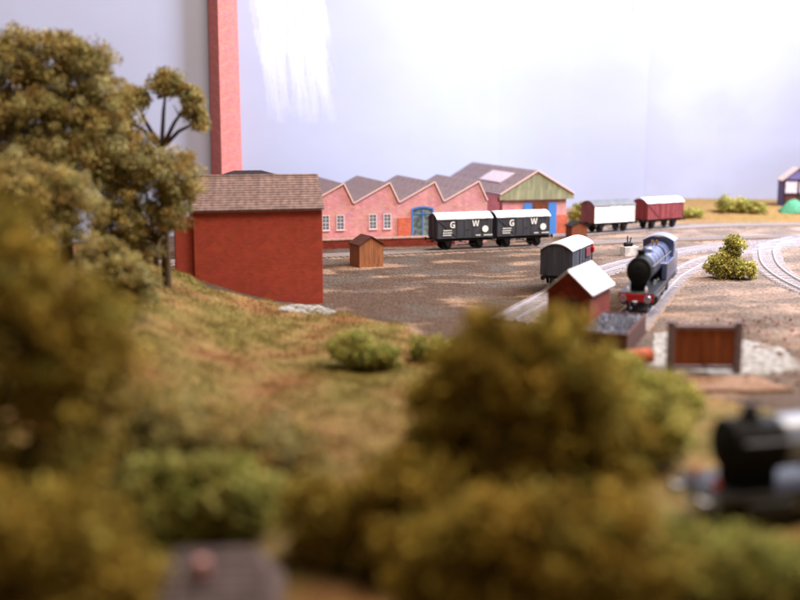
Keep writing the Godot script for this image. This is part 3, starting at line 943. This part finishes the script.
func coal_bin():
	var t := thing("coal_bin", "low brown wooden bin filled with grey coal in front of the blue engine", "bin", Vector3(0.1655, 0, -0.834), 69.0)
	var L := 90.0; var W := 35.0; var h := 12.5
	for s in [-1, 1]:
		var m := MB.new(); m.box(Vector3(0, h / 2 - 2.0, s * (W / 2 - 1)), Vector3(L, h + 4, 2.0), 0.25)
		part("side_board", m.done(), M.brown_dark, t)
		m = MB.new(); m.box(Vector3(s * (L / 2 - 1), h / 2 - 2.05, 0), Vector3(2, h + 3.8, W - 4.1), 0.25)
		part("end_board", m.done(), M.brown_dark, t)
	var m := MB.new()
	for k in 2600:
		var p := Vector3(rng.randf_range(-L / 2 + 2.5, L / 2 - 2.5), 0, rng.randf_range(-W / 2 + 2.5, W / 2 - 2.5))
		p.y = h - 1.7 + 0.8 * sin(p.x * 0.09) + rng.randf_range(-0.7, 0.7)
		var s := rng.randf_range(0.8, 2.0)
		m.box(p, Vector3(s, s * rng.randf_range(0.6, 1), s * rng.randf_range(0.6, 1.1)), 0.0, Basis.from_euler(Vector3(rng.randf() * 6, rng.randf() * 6, rng.randf() * 6)))
	m.box(Vector3(0, 4.5, 0), Vector3(L - 4.2, 10, W - 4.2))
	var c := part("coal", m.done(), M.coal, t)
	c.set_meta("kind", "stuff")

func gate():
	var t := thing("timber_gate", "brown two panel timber gate with grey posts standing on plaster", "gate", Vector3(0.2055, 0, -0.7276), -2.0)
	var m: MB
	for s in [-1, 1]:
		m = MB.new(); m.box(Vector3(s * 22.6, 14.5, 0), Vector3(4.6, 35, 5.0), 0.4)
		m.box(Vector3(s * 22.6, 32.6, 0), Vector3(5.4, 1.4, 5.8), 0.3)
		part("post", m.done(), M.gate_post, t)
		m = MB.new()
		for k in 7:
			m.box(Vector3(s * 10.4 + (k - 3) * 2.75, 15.2, rng.randf_range(-0.15, 0.15)), Vector3(2.65, 25, 1.4), 0.15)
		part("gate_panel", m.done(), M.gate_brown, t)
		m = MB.new()
		for y in [6.0, 24.5]: m.box(Vector3(s * 10.2, y, -1.3), Vector3(19.6, 2.2, 1.1), 0.15)
		part("ledge", m.done(), M.gate_brown, t)
	m = MB.new(); m.box(Vector3(0, 29.2, 0), Vector3(40.5, 2.6, 3.4), 0.3)
	part("top_beam", m.done(), M.gate_post, t)
	m = MB.new(); m.box(Vector3(0, 15, 0.4), Vector3(1.8, 26, 2.4), 0.2)
	part("centre_stile", m.done(), M.gate_brown, t)
	m = MB.new(); m.box(Vector3(0, 1.2, 0.2), Vector3(40.5, 2.0, 3.0), 0.3)
	part("bottom_rail", m.done(), M.gate_post, t)

# thin irregular slab lying on the ground: outline in (x, d) metres
func slab(called: String, pts: Array, h: float, mat: Material):
	var m := MB.new()
	var c := Vector2.ZERO
	var ring := []
	for k in pts.size():
		var a: Vector2 = pts[k]; var b: Vector2 = pts[(k + 1) % pts.size()]
		for j in 5:
			var p := a.lerp(b, j / 5.0) * 1000
			ring.append(p + Vector2(rng.randf_range(-1.6, 1.6), rng.randf_range(-2.2, 2.2)))
	for p in ring: c += p
	c /= ring.size()
	var lift := func(p: Vector2, extra: float) -> Vector3: return Vector3(p.x, height(p.x * 0.001, p.y * 0.001) + extra, -p.y)
	for k in ring.size():
		var a: Vector2 = ring[k]; var b: Vector2 = ring[(k + 1) % ring.size()]
		for j in 4:
			var s0 := j / 4.0; var s1 := (j + 1) / 4.0
			m.quad(lift.call(c.lerp(a, s0), h), lift.call(c.lerp(b, s0), h), lift.call(c.lerp(b, s1), h), lift.call(c.lerp(a, s1), h))
		m.quad(lift.call(a, h), lift.call(b, h), lift.call(b + (b - c) * 0.05, -1.0), lift.call(a + (a - c) * 0.05, -1.0))
	struct(called, m.done(), mat)

func backdrop():
	# bent sheet of pale board; a second, taller sheet starts to the right of it
	var line := [Vector2(-1.0, 1.15), Vector2(-0.72, 1.335), Vector2(-0.54, 1.455), Vector2(-0.285, 1.62), Vector2(-0.13, 1.735), Vector2(0.02, 1.865), Vector2(0.18, 2.02), Vector2(0.32, 2.08), Vector2(0.465, 2.1)]
	var top := [0.46, 0.45, 0.44, 0.42, 0.41, 0.4, 0.385, 0.377, 0.352]
	var S := 512
	var im := Image.create(S, S / 2, true, Image.FORMAT_RGB8)
	var n := noise_image(512, 0.012, 301)
	for y in S / 2:
		for x in S:
			var k := 0.98 + 0.04 * n.get_pixel(x, y).r
			im.set_pixel(x, y, Color(0.595 * k, 0.605 * k, 0.675 * k))
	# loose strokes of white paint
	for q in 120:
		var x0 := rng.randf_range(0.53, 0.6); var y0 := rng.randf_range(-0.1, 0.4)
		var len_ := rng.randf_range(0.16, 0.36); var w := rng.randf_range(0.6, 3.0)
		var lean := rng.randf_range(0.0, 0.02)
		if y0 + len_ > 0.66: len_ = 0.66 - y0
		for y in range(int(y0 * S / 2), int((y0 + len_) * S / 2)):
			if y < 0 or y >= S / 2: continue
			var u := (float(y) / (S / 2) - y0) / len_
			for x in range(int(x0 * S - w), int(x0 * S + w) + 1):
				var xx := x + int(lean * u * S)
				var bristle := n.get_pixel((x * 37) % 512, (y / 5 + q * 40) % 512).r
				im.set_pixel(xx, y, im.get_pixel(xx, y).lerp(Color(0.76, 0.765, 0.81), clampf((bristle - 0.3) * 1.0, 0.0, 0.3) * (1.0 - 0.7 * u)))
	im.generate_mipmaps()
	var mat := plain(Color.WHITE, 0.75, 0.3)
	mat.albedo_texture = ImageTexture.create_from_image(im)
	var sheet = func(ln: Array, tp: Array) -> ArrayMesh:
		var st := SurfaceTool.new()
		st.begin(Mesh.PRIMITIVE_TRIANGLES)
		var cv := Curve2D.new()
		var len_all := 0.0
		var acc := [0.0]
		for k in range(1, ln.size()):
			len_all += ln[k].distance_to(ln[k - 1]); acc.append(len_all)
		for layer in 2:
			st.set_smooth_group(1)
			for k in ln.size() - 1:
				for j in 8:
					var s0 := j / 8.0; var s1 := (j + 1) / 8.0
					var pr = func(s: float) -> Array:
						var p: Vector2 = ln[k].cubic_interpolate(ln[k + 1], ln[max(k - 1, 0)], ln[min(k + 2, ln.size() - 1)], s)
						return [p, lerpf(tp[k], tp[k + 1], s), lerpf(acc[k], acc[k + 1], s) / len_all]
					var A: Array = pr.call(s0); var B: Array = pr.call(s1)
					var off := Vector2(0, 0.003) * layer
					var vs := [[A, -0.01], [B, -0.01], [B, 1.0], [A, 1.0]]
					var q := []
					for v in vs:
						var yy: float = v[1] if v[1] < 0 else v[0][1]
						q.append([Vector3(v[0][0].x + off.x, yy, -v[0][0].y - off.y), Vector2(v[0][2], 1.0 - yy / 0.46)])
					for id in [0, 1, 2, 0, 2, 3]:
						st.set_uv(q[id][1]); st.add_vertex(q[id][0])
					if layer == 0:
						var e := Vector3(0, 0, -0.003)
						st.set_smooth_group(-1)
						for v in [q[3][0], q[2][0], q[2][0] + e, q[3][0], q[2][0] + e, q[3][0] + e]:
							st.set_uv(Vector2(0.9, 0.02)); st.add_vertex(v)
						st.set_smooth_group(1)
		st.generate_normals()
		return st.commit()
	var o := part("backdrop_board", sheet.call(line, top), mat, self)
	tag(o, "pale lavender backdrop board with loose white paint strokes beside the chimney", "backdrop")
	var plain_board := mottled(Color(0.6, 0.61, 0.68), Color(0.62, 0.63, 0.7), 300, 302, 0.75, 0.01)
	var line2 := [Vector2(0.43, 2.108), Vector2(0.6, 2.105), Vector2(0.745, 2.07), Vector2(0.9, 1.98), Vector2(1.05, 1.8)]
	var o2 := part("backdrop_board", sheet.call(line2, [0.46, 0.46, 0.46, 0.46, 0.46]), plain_board, self)
	tag(o2, "plain white backdrop board curving round behind the tracks at the right", "backdrop")
	var w := MB.new()
	w.box(Vector3(150, 500, -2620), Vector3(2600, 1100, 20))
	struct("room_wall", w.done(), M.room_wall)

func glass_shed():
	var x := 0.697; var d := 1.93
	var t := thing("lean_to_shed", "mauve boarded shed with glazed front at the right edge", "shed", Vector3(x, height(x, d) * MM, -d), -6.0)
	var m := MB.new(); m.prism([Vector2(-25, -4), Vector2(25, -4), Vector2(25, 46), Vector2(0, 66), Vector2(-25, 46)], -44, 0)
	part("wall", m.done(), M.shed_mauve, t)
	m = MB.new()
	for s in [-1, 1]:
		m.quad(Vector3(s * 28, 44.5, 2), Vector3(0, 67, 2), Vector3(0, 67, -47), Vector3(s * 28, 44.5, -47))
		m.quad(Vector3(s * 28, 43.5, 2), Vector3(0, 66, 2), Vector3(0, 66, -47), Vector3(s * 28, 43.5, -47))
	part("roof", m.done(), M.shed_tan, t)
	m = MB.new()
	m.box(Vector3(-12, 33, 0.4), Vector3(20, 20, 0.8)); m.box(Vector3(12, 33, 0.4), Vector3(20, 20, 0.8))
	part("window", m.done(), M.skylight, t)
	m = MB.new()
	m.box(Vector3(0, 45.4, 1), Vector3(50, 1.8, 1.6)); m.box(Vector3(0, 21, 1), Vector3(50, 1.6, 1.6))
	for k in [-23.5, 0.0, 23.5]: m.box(Vector3(k, 22, 1.2), Vector3(1.8, 50, 1.6))
	part("frame", m.done(), M.frame_black, t)
	m = MB.new(); m.box(Vector3(0, 9, 0.5), Vector3(44, 20, 0.8))
	part("door", m.done(), M.brown_dark, t)
	# green sheeted heap in front
	x = 0.668; d = 1.868
	var g := MB.new()
	for k in 7:
		var a0 := lerpf(-24, 24, k / 7.0); var a1 := lerpf(-24, 24, (k + 1) / 7.0)
		for j in 6:
			var hh = func(a: float, u: float) -> Vector3:
				var e := 1.0 - pow(absf(a) / 26.0, 2.0)
				return Vector3(a, 22.0 * e * sin(u) + 1.2 * sin(a * 0.8 + u * 3.0) - 1.5, 15.0 * cos(u) * (0.6 + 0.4 * e))
			g.st.set_smooth_group(3)
			g.quad(hh.call(a0, PI * j / 6.0), hh.call(a1, PI * j / 6.0), hh.call(a1, PI * (j + 1) / 6.0), hh.call(a0, PI * (j + 1) / 6.0))
	var o := part("tarpaulin_heap", g.done(), M.canvas_green, self)
	o.position = Vector3(x, height(x, d) * MM, -d)
	tag(o, "green sheeted heap lying before the shed at the right edge", "tarpaulin")

func ground_frame():
	var t := thing("ground_frame", "small white lineside box with dark lever frame behind the blue engine", "lever frame", Vector3(0.288, 0, -1.372), 20.0)
	var m := MB.new(); m.box(Vector3(0, 1, 0), Vector3(20, 13, 12), 0.4)
	part("base", m.done(), M.white_paint, t)
	m = MB.new()
	m.box(Vector3(-2, 10, 0), Vector3(10, 5, 7), 0.6)
	m.cyl(Vector3(-3, 11, 0), Vector3(-4, 21, 1), 0.9, 0.7, 8); m.cyl(Vector3(0, 11, 0), Vector3(2, 19, 0), 0.9, 0.7, 8)
	part("levers", m.done(), M.frame_black, t)

func cottage():
	var t := thing("cottage", "low cottage with mauve grey hipped roof among the near bushes", "cottage", Vector3(-0.062, 0, -0.352), 4.0)
	var m := MB.new(); m.box(Vector3(0, 3, 0), Vector3(36, 16, 30), 0.2)
	part("wall", m.done(), M.brick_orange, t)
	m = MB.new()
	m.courses(Vector3(-22, 8, 19), Vector3(22, 8, 19), Vector3(13, 26, 0), Vector3(-13, 26, 0), 8, 0.5)
	m.courses(Vector3(22, 8, -19), Vector3(-22, 8, -19), Vector3(-13, 26, 0), Vector3(13, 26, 0), 8, 0.5)
	m.courses(Vector3(22, 8, 19), Vector3(22, 8, -19), Vector3(13, 26, 0), Vector3(13, 26, 0), 8, 0.5)
	m.courses(Vector3(-22, 8, -19), Vector3(-22, 8, 19), Vector3(-13, 26, 0), Vector3(-13, 26, 0), 8, 0.5)
	var r := part("roof", m.done(), M.cottage_roof, t)
	m = MB.new(); m.box(Vector3(-4, 22, 7), Vector3(4, 6, 4), 0.3)
	part("chimney", m.done(), M.brick_haze_pink, r)

func rubble(x: float, d: float, w: float, l: float, n: int, called: String, label: String, mat: Material):
	var m := MB.new()
	for k in n:
		var px := x + rng.randf_range(-w, w); var pd := d + rng.randf_range(-l, l)
		var s := rng.randf_range(0.8, 3.0)
		m.box(Vector3(px * 1000, height(px, pd) + s * 0.2, -pd * 1000), Vector3(s, s * 0.7, s * rng.randf_range(0.6, 1.2)), s * 0.2, Basis.from_euler(Vector3(rng.randf() * 6, rng.randf() * 6, rng.randf() * 6)))
	var o := part(called, m.done(), mat, self)
	tag(o, label, "stones", "", "stuff")

# ------------------------------------------------------------------ the scene
func _ready():
	rng.seed = 4071
	hill_noise.seed = 3; hill_noise.frequency = 0.012; hill_noise.fractal_octaves = 3
	patch_noise.seed = 8; patch_noise.frequency = 0.011; patch_noise.fractal_octaves = 4
	fine_noise.seed = 15; fine_noise.frequency = 0.03; fine_noise.fractal_octaves = 3
	streak_noise.seed = 23; streak_noise.frequency = 0.013; streak_noise.fractal_octaves = 4

	# camera: low over the layout, focused on the middle of the yard
	var cam := Camera3D.new()
	cam.name = "camera"
	add_child(cam)
	cam.position = Vector3(0, 0.170, 0)
	cam.rotation.x = -atan(185.0 / 1100.0)
	cam.near = 0.01; cam.far = 20.0
	var lens := CameraAttributesPhysical.new()
	lens.frustum_focal_length = 44.0
	lens.frustum_focus_distance = 1.22
	lens.exposure_aperture = 4.0
	lens.frustum_near = 0.01; lens.frustum_far = 20.0
	cam.attributes = lens
	cam.fov = rad_to_deg(2.0 * atan(300.0 / 1100.0))
	cam.current = true

	# light: a large window to the right, an added overhead fill, dim warm surroundings
	var env := Environment.new()
	env.background_mode = Environment.BG_COLOR
	env.background_color = Color(0.5, 0.45, 0.42)
	env.background_energy_multiplier = 0.65
	env.tonemap_mode = Environment.TONE_MAPPER_LINEAR
	env.tonemap_exposure = 1.0
	env.sdfgi_enabled = true; env.ssao_enabled = true; env.ssil_enabled = true
	var we := WorldEnvironment.new()
	we.name = "environment"
	we.environment = env
	add_child(we)
	var win := AreaLight3D.new()
	win.name = "window_light"
	add_child(win)
	win.area_size = Vector2(0.5, 0.55)
	win.position = Vector3(1.06, 0.78, -1.6)
	win.look_at(Vector3(0.2, 0.05, -1.5), Vector3.UP)
	win.light_color = Color(0.88, 0.91, 1.0)
	win.light_energy = 5.2
	win.area_range = 12.0
	win.shadow_enabled = true

	var overhead_fill := AreaLight3D.new()  # added unseen fill from overhead, brightens fronts and foliage
	overhead_fill.name = "overhead_fill_light"
	add_child(overhead_fill)
	overhead_fill.area_size = Vector2(1.2, 0.6)
	overhead_fill.position = Vector3(0.4, 1.25, -0.72)
	overhead_fill.look_at(Vector3(0.0, 0.0, -1.3), Vector3.FORWARD)
	overhead_fill.light_color = Color(1.0, 0.93, 0.86)
	overhead_fill.light_energy = 3.7
	overhead_fill.area_range = 12.0
	overhead_fill.shadow_enabled = true

	make_materials()
	M.brick_red_pale = brick_material(Color(0.8, 0.48, 0.46), Color(0.82, 0.52, 0.5), 0.03, 15)

	# setting
	build_ground()
	backdrop()
	slab("path", [Vector2(0.157, 0.775), Vector2(0.215, 0.72), Vector2(0.27, 0.73), Vector2(0.285, 0.80), Vector2(0.245, 0.875), Vector2(0.205, 0.87), Vector2(0.19, 0.81)], 1.2, M.plaster)
	slab("path", [Vector2(0.185, 0.68), Vector2(0.25, 0.675), Vector2(0.238, 0.712), Vector2(0.19, 0.715)], 2.2, M.sand)
	slab("path", [Vector2(-0.105, 0.93), Vector2(-0.06, 0.93), Vector2(-0.052, 0.96), Vector2(-0.075, 1.0), Vector2(-0.1, 0.99)], 0.6, M.plaster)

	# tracks
	track("railway_track", "track carrying the dark goods vans before the factory", [Vector2(-0.3, 1.285), Vector2(-0.1, 1.348), Vector2(0.0776, 1.4135), Vector2(0.1556, 1.442), Vector2(0.3, 1.5), Vector2(0.45, 1.545), Vector2(0.65, 1.58), Vector2(0.9, 1.6)], M.sleeper, M.ballast)
	track("railway_track", "rearmost track carrying the white van and the maroon van", [Vector2(0.13, 1.54), Vector2(0.22, 1.577), Vector2(0.307, 1.6225), Vector2(0.3935, 1.677), Vector2(0.5, 1.722), Vector2(0.65, 1.745), Vector2(0.9, 1.75)], M.sleeper, M.ballast)
	track("railway_track", "track under the blue engine running out to the coal bin", [Vector2(0.184, 0.883), Vector2(0.2035, 0.936), Vector2(0.263, 1.095), Vector2(0.312, 1.21), Vector2(0.385, 1.335), Vector2(0.49, 1.44), Vector2(0.65, 1.53), Vector2(0.9, 1.57)], M.sleeper_grey, M.ballast)
	track("railway_track", "curving track leading from the white roofed dark van to the right", [Vector2(0.09, 0.92), Vector2(0.1515, 1.063), Vector2(0.185, 1.138), Vector2(0.2275, 1.225), Vector2(0.29, 1.315), Vector2(0.385, 1.425), Vector2(0.5, 1.5), Vector2(0.65, 1.555), Vector2(0.9, 1.585)], M.sleeper_grey, M.ballast_grey)
	track("railway_track", "tightly curved track sweeping round at the right edge", [Vector2(0.45, 0.9), Vector2(0.415, 1.02), Vector2(0.41, 1.127), Vector2(0.426, 1.247), Vector2(0.458, 1.365), Vector2(0.4887, 1.449), Vector2(0.545, 1.532), Vector2(0.65, 1.612), Vector2(0.85, 1.68)], M.sleeper_grey, M.ballast_grey)
	track("railway_track", "near track under the grey engine at the lower right", [Vector2(0.065, 0.4253), Vector2(0.124, 0.44), Vector2(0.3, 0.484), Vector2(0.5, 0.534)], M.sleeper, M.ballast)

	# buildings
	chimney_stack()
	boiler_house()
	sawtooth_factory()
	loading_platform()
	green_shed()
	red_block()
	hut("platelayers_hut", "small brown wooden hut with brown roof before the factory", -0.033, 1.262, 26.0, 30.0, 28.0, 22.0, 31.0, M.brown_light, M.brown_light, M.brown_dark, 1.5, false)
	hut("lamp_hut", "small brown hut with dark roof left of the white van", 0.2535, 1.548, 20.0, 24.0, 18.0, 15.0, 21.0, M.brown_wood, M.brown_wood, M.slate_dark, 1.5, false)
	hut("brick_hut", "red brown brick hut with plain white pitched roof", 0.1325, 0.853, -26.0, 34.0, 58.0, 34.0, 49.0, M.brick_hut, M.brick_hut, M.white_paint, 3.5, true)
	glass_shed()
	gate()
	coal_bin()
	ground_frame()
	var tank := thing("tank", "small rusty orange tank lying between the coal bin and the gate", "tank", Vector3(0.1685, height(0.1685, 0.762) * MM, -0.762), 24.0)
	var tm := MB.new(); tm.cyl(Vector3(-9, 4.5, 0), Vector3(9, 4.5, 0), 6.0, 6.0, 22)
	for q in [-9.4, 0.0, 9.4]: tm.cyl(Vector3(q - 0.5, 4.5, 0), Vector3(q + 0.5, 4.5, 0), 6.3, 6.3, 22)
	part("barrel", tm.done(), M.rust, tank)
	tm = MB.new()
	for q in [-6.0, 6.0]: tm.box(Vector3(q, -0.6, 0), Vector3(3, 3.4, 15), 0.3)
	part("cradle", tm.done(), M.window_white, tank)
	cottage()

	# rolling stock
	gw_van("dark goods van lettered G W, left one of the coupled pair", 0.0776, 1.4135, 20.0)
	gw_van("dark goods van lettered G W, right one nearer the green gable", 0.1556, 1.4420, 20.0)
	covered_van("goods_van", "white goods van with grey roof on the rear track", 0.307, 1.6225, 29.0, M.wagon_white, M.wagon_mauve, M.grey_roof, M.wagon_white, false, "goods vans on the rear track")
	covered_van("goods_van", "maroon goods van with white roof on the rear track", 0.3935, 1.677, 32.0, M.wagon_red, M.wagon_red, M.white_paint, M.wagon_red, true, "goods vans on the rear track")
	brake_van()
	locomotive("steam_locomotive", "blue steam engine with shining boiler facing the coal bin", 0.2035, 0.936, -110.5, M.loco_blue, M.loco_black, M.beam_red).scale = Vector3(1.0, 1.06, 0.92)
	locomotive("steam_locomotive", "blurred grey steam engine with orange lamps at lower right", 0.124, 0.44, -166.0, M.loco_grey, M.loco_black, M.loco_grey, M.beam_orange)

	# trees and bushes
	var olive := [Color(0.43, 0.35, 0.13), Color(0.34, 0.3, 0.11), Color(0.48, 0.36, 0.13), Color(0.42, 0.38, 0.18), Color(0.4, 0.26, 0.09)]
	var yellow := [Color(0.52, 0.45, 0.13), Color(0.41, 0.39, 0.1), Color(0.56, 0.48, 0.15), Color(0.34, 0.33, 0.08)]
	var brown := [Color(0.4, 0.26, 0.05), Color(0.32, 0.22, 0.045), Color(0.46, 0.32, 0.06), Color(0.3, 0.25, 0.055)]  # near bushes: foreground shade worked into darker leaf tones
	var mossy := [Color(0.38, 0.37, 0.1), Color(0.48, 0.44, 0.14), Color(0.3, 0.31, 0.08), Color(0.43, 0.36, 0.1)]
	var g1 := "tall trees on the left mound"
	tree("tall_tree", "tall olive brown tree at the left, its crown highest of all", "tree", -0.262, 0.86,
		[[Vector3(-26, 158, 0), Vector3(40, 24, 28)], [Vector3(8, 162, 0), Vector3(20, 18, 18)], [Vector3(26, 148, 5), Vector3(18, 24, 18)], [Vector3(-10, 124, 8), Vector3(50, 30, 34)], [Vector3(36, 108, 0), Vector3(26, 46, 26)], [Vector3(-48, 110, 10), Vector3(26, 40, 26)], [Vector3(-2, 84, 12), Vector3(56, 26, 34)]], 1000, 80, 7.0, 1.1, olive, 5.0, 70.0, g1)
	tree("tall_tree", "open umbrella shaped tree with forked trunk showing, left of the chimney", "tree", -0.191, 0.89,
		[[Vector3(-20, 152, 0), Vector3(15, 10, 12)], [Vector3(-32, 136, 0), Vector3(9, 18, 10)], [Vector3(6, 163, 2), Vector3(15, 11, 12)], [Vector3(24, 150, 0), Vector3(11, 14, 10)], [Vector3(31, 134, 0), Vector3(6, 13, 7)]], 230, 75, 4.8, 1.05, olive, 4.2, 112.0, g1)
	tree("bushy_tree", "rounded olive tree filling in below the umbrella shaped tree", "tree", -0.194, 0.87,
		[[Vector3(-14, 98, 0), Vector3(24, 28, 24)], [Vector3(16, 86, 6), Vector3(24, 26, 22)], [Vector3(-26, 56, 6), Vector3(28, 28, 26)], [Vector3(10, 60, 0), Vector3(20, 20, 18)], [Vector3(-34, 96, 0), Vector3(22, 30, 22)], [Vector3(-20, 30, 0), Vector3(26, 20, 22)]], 680, 75, 6.2, 1.05, olive, 3.0, 34.0, g1)
	tree("bushy_tree", "dense olive tree at the left edge beneath the tallest crown", "tree", -0.262, 0.78,
		[[Vector3(-16, 66, 0), Vector3(34, 26, 28)], [Vector3(22, 56, 0), Vector3(30, 24, 24)], [Vector3(-2, 34, 6), Vector3(44, 22, 26)]], 480, 75, 6.6, 1.1, olive, 3.5, 24.0, g1)
	tree("bushy_tree", "rounded brown green shrub under the trees, right of the left edge bush", "tree", -0.199, 0.76,
		[[Vector3(-6, 28, 0), Vector3(26, 22, 22)], [Vector3(16, 16, 6), Vector3(16, 14, 16)]], 220, 60, 6.0, 1.3, olive, 2.5, 14.0, g1)
	var g2 := "blurred bushes close to the camera"
	tree("near_bush", "large blurred olive bush with shade in its leaf colour sloping down at the left edge", "bush", -0.146, 0.40,
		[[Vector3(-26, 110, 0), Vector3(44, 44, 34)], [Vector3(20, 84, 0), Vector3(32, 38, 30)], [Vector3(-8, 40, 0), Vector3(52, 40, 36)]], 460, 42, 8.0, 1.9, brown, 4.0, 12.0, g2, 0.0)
	tree("near_bush", "blurred green bush with shade in its leaf colour in the bottom left corner", "bush", -0.128, 0.335,
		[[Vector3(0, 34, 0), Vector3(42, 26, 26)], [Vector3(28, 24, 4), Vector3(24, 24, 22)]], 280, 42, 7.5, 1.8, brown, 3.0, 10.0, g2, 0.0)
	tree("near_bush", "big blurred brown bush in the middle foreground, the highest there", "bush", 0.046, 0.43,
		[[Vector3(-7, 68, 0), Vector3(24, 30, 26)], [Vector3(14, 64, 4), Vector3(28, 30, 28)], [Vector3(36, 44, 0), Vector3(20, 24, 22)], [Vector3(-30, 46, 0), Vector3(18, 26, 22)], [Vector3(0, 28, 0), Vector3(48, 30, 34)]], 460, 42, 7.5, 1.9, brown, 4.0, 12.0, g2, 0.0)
	tree("near_bush", "blurred brown bush with shade in its leaf colour at the bottom centre", "bush", 0.036, 0.345,
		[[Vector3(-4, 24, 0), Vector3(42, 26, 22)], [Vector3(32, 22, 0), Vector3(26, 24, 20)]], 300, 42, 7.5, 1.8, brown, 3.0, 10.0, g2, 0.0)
	tree("near_bush", "blurred olive bush behind the cottage roof", "bush", -0.085, 0.47,
		[[Vector3(-16, 26, 0), Vector3(36, 26, 24)], [Vector3(26, 18, 6), Vector3(30, 22, 22)]], 280, 42, 7.0, 1.7, olive, 3.0, 10.0, g2, 0.0)
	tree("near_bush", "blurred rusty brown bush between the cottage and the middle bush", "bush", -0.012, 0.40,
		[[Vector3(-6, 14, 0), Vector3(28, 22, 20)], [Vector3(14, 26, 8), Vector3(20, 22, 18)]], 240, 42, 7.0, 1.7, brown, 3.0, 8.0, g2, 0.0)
	tree("near_bush", "blurred bright olive bush just above the cottage roof", "bush", -0.068, 0.425,
		[[Vector3(-4, 16, 0), Vector3(24, 18, 18)], [Vector3(-30, 14, 0), Vector3(22, 22, 18)]], 240, 42, 7.0, 1.7, mossy, 3.0, 8.0, g2, 0.0)
	tree("near_bush", "yellow green bush on the slope right of the big brown bush", "bush", 0.136, 0.60,
		[[Vector3(-18, 22, 0), Vector3(24, 20, 24)], [Vector3(12, 10, -6), Vector3(22, 16, 22)]], 260, 46, 6.0, 1.5, yellow, 3.0, 10.0, g2, 0.0)
	tree("near_bush", "pale yellow green bush before the lower right engine", "bush", 0.116, 0.515,
		[[Vector3(0, 22, 0), Vector3(26, 24, 22)], [Vector3(-20, 20, 0), Vector3(22, 24, 20)]], 240, 42, 6.0, 1.6, yellow, 3.0, 10.0, g2, 0.0)
	tree("near_bush", "blurred mossy bush in the bottom right corner", "bush", 0.128, 0.368,
		[[Vector3(0, 8, 0), Vector3(28, 18, 18)], [Vector3(-26, 10, 4), Vector3(22, 20, 18)]], 240, 42, 6.0, 1.6, mossy, 3.0, 8.0, g2, 0.0)
	var g3 := "low bushes on the mound and banks"
	tree("low_bush", "mossy low bush on the mound, left one of the row", "bush", -0.022, 0.725,
		[[Vector3(-10, 14, 0), Vector3(17, 13, 14)], [Vector3(10, 9, 4), Vector3(13, 9, 12)]], 120, 46, 5.0, 1.3, mossy, 2.0, 6.0, g3)
	tree("low_bush", "smaller mossy bush on the mound, right one of the row", "bush", 0.022, 0.745,
		[[Vector3(-4, 9, 0), Vector3(13, 9, 11)], [Vector3(12, 7, 0), Vector3(11, 8, 10)]], 80, 46, 4.6, 1.3, mossy, 2.0, 5.0, g3)
	tree("low_bush", "two lobed yellow green bush between the engine and the curved track", "bush", 0.356, 1.175,
		[[Vector3(-8, 14, 0), Vector3(20, 15, 16)], [Vector3(12, 11, 4), Vector3(15, 12, 14)], [Vector3(4, 34, -6), Vector3(11, 12, 10)]], 170, 46, 5.5, 1.5, yellow, 2.0, 8.0, g3)
	tree("low_bush", "long olive bush on the bank below the white backdrop", "bush", 0.578, 1.865,
		[[Vector3(-24, 14, 0), Vector3(17, 14, 13)], [Vector3(0, 12, 0), Vector3(20, 13, 13)], [Vector3(24, 8, 6), Vector3(18, 11, 12)]], 170, 46, 5.5, 1.6, yellow, 2.0, 6.0, g3)
	tree("low_bush", "small flat bush on the bank right of the maroon van", "bush", 0.487, 1.83,
		[[Vector3(0, 7, 0), Vector3(20, 8, 10)]], 60, 46, 5.0, 1.5, yellow, 2.0, 4.0, g3)
	tree("low_bush", "olive bush behind the lamp hut, beside the green gabled shed", "bush", 0.281, 1.70,
		[[Vector3(0, 22, 0), Vector3(20, 22, 14)], [Vector3(12, 12, 0), Vector3(18, 14, 12)]], 150, 46, 5.5, 1.6, mossy, 2.0, 8.0, g3)

	build_grass()
	rubble(0.30, 0.80, 0.075, 0.12, 500, "loose_stones", "loose pinkish stones scattered over broken ground right of the gate", M.platform)
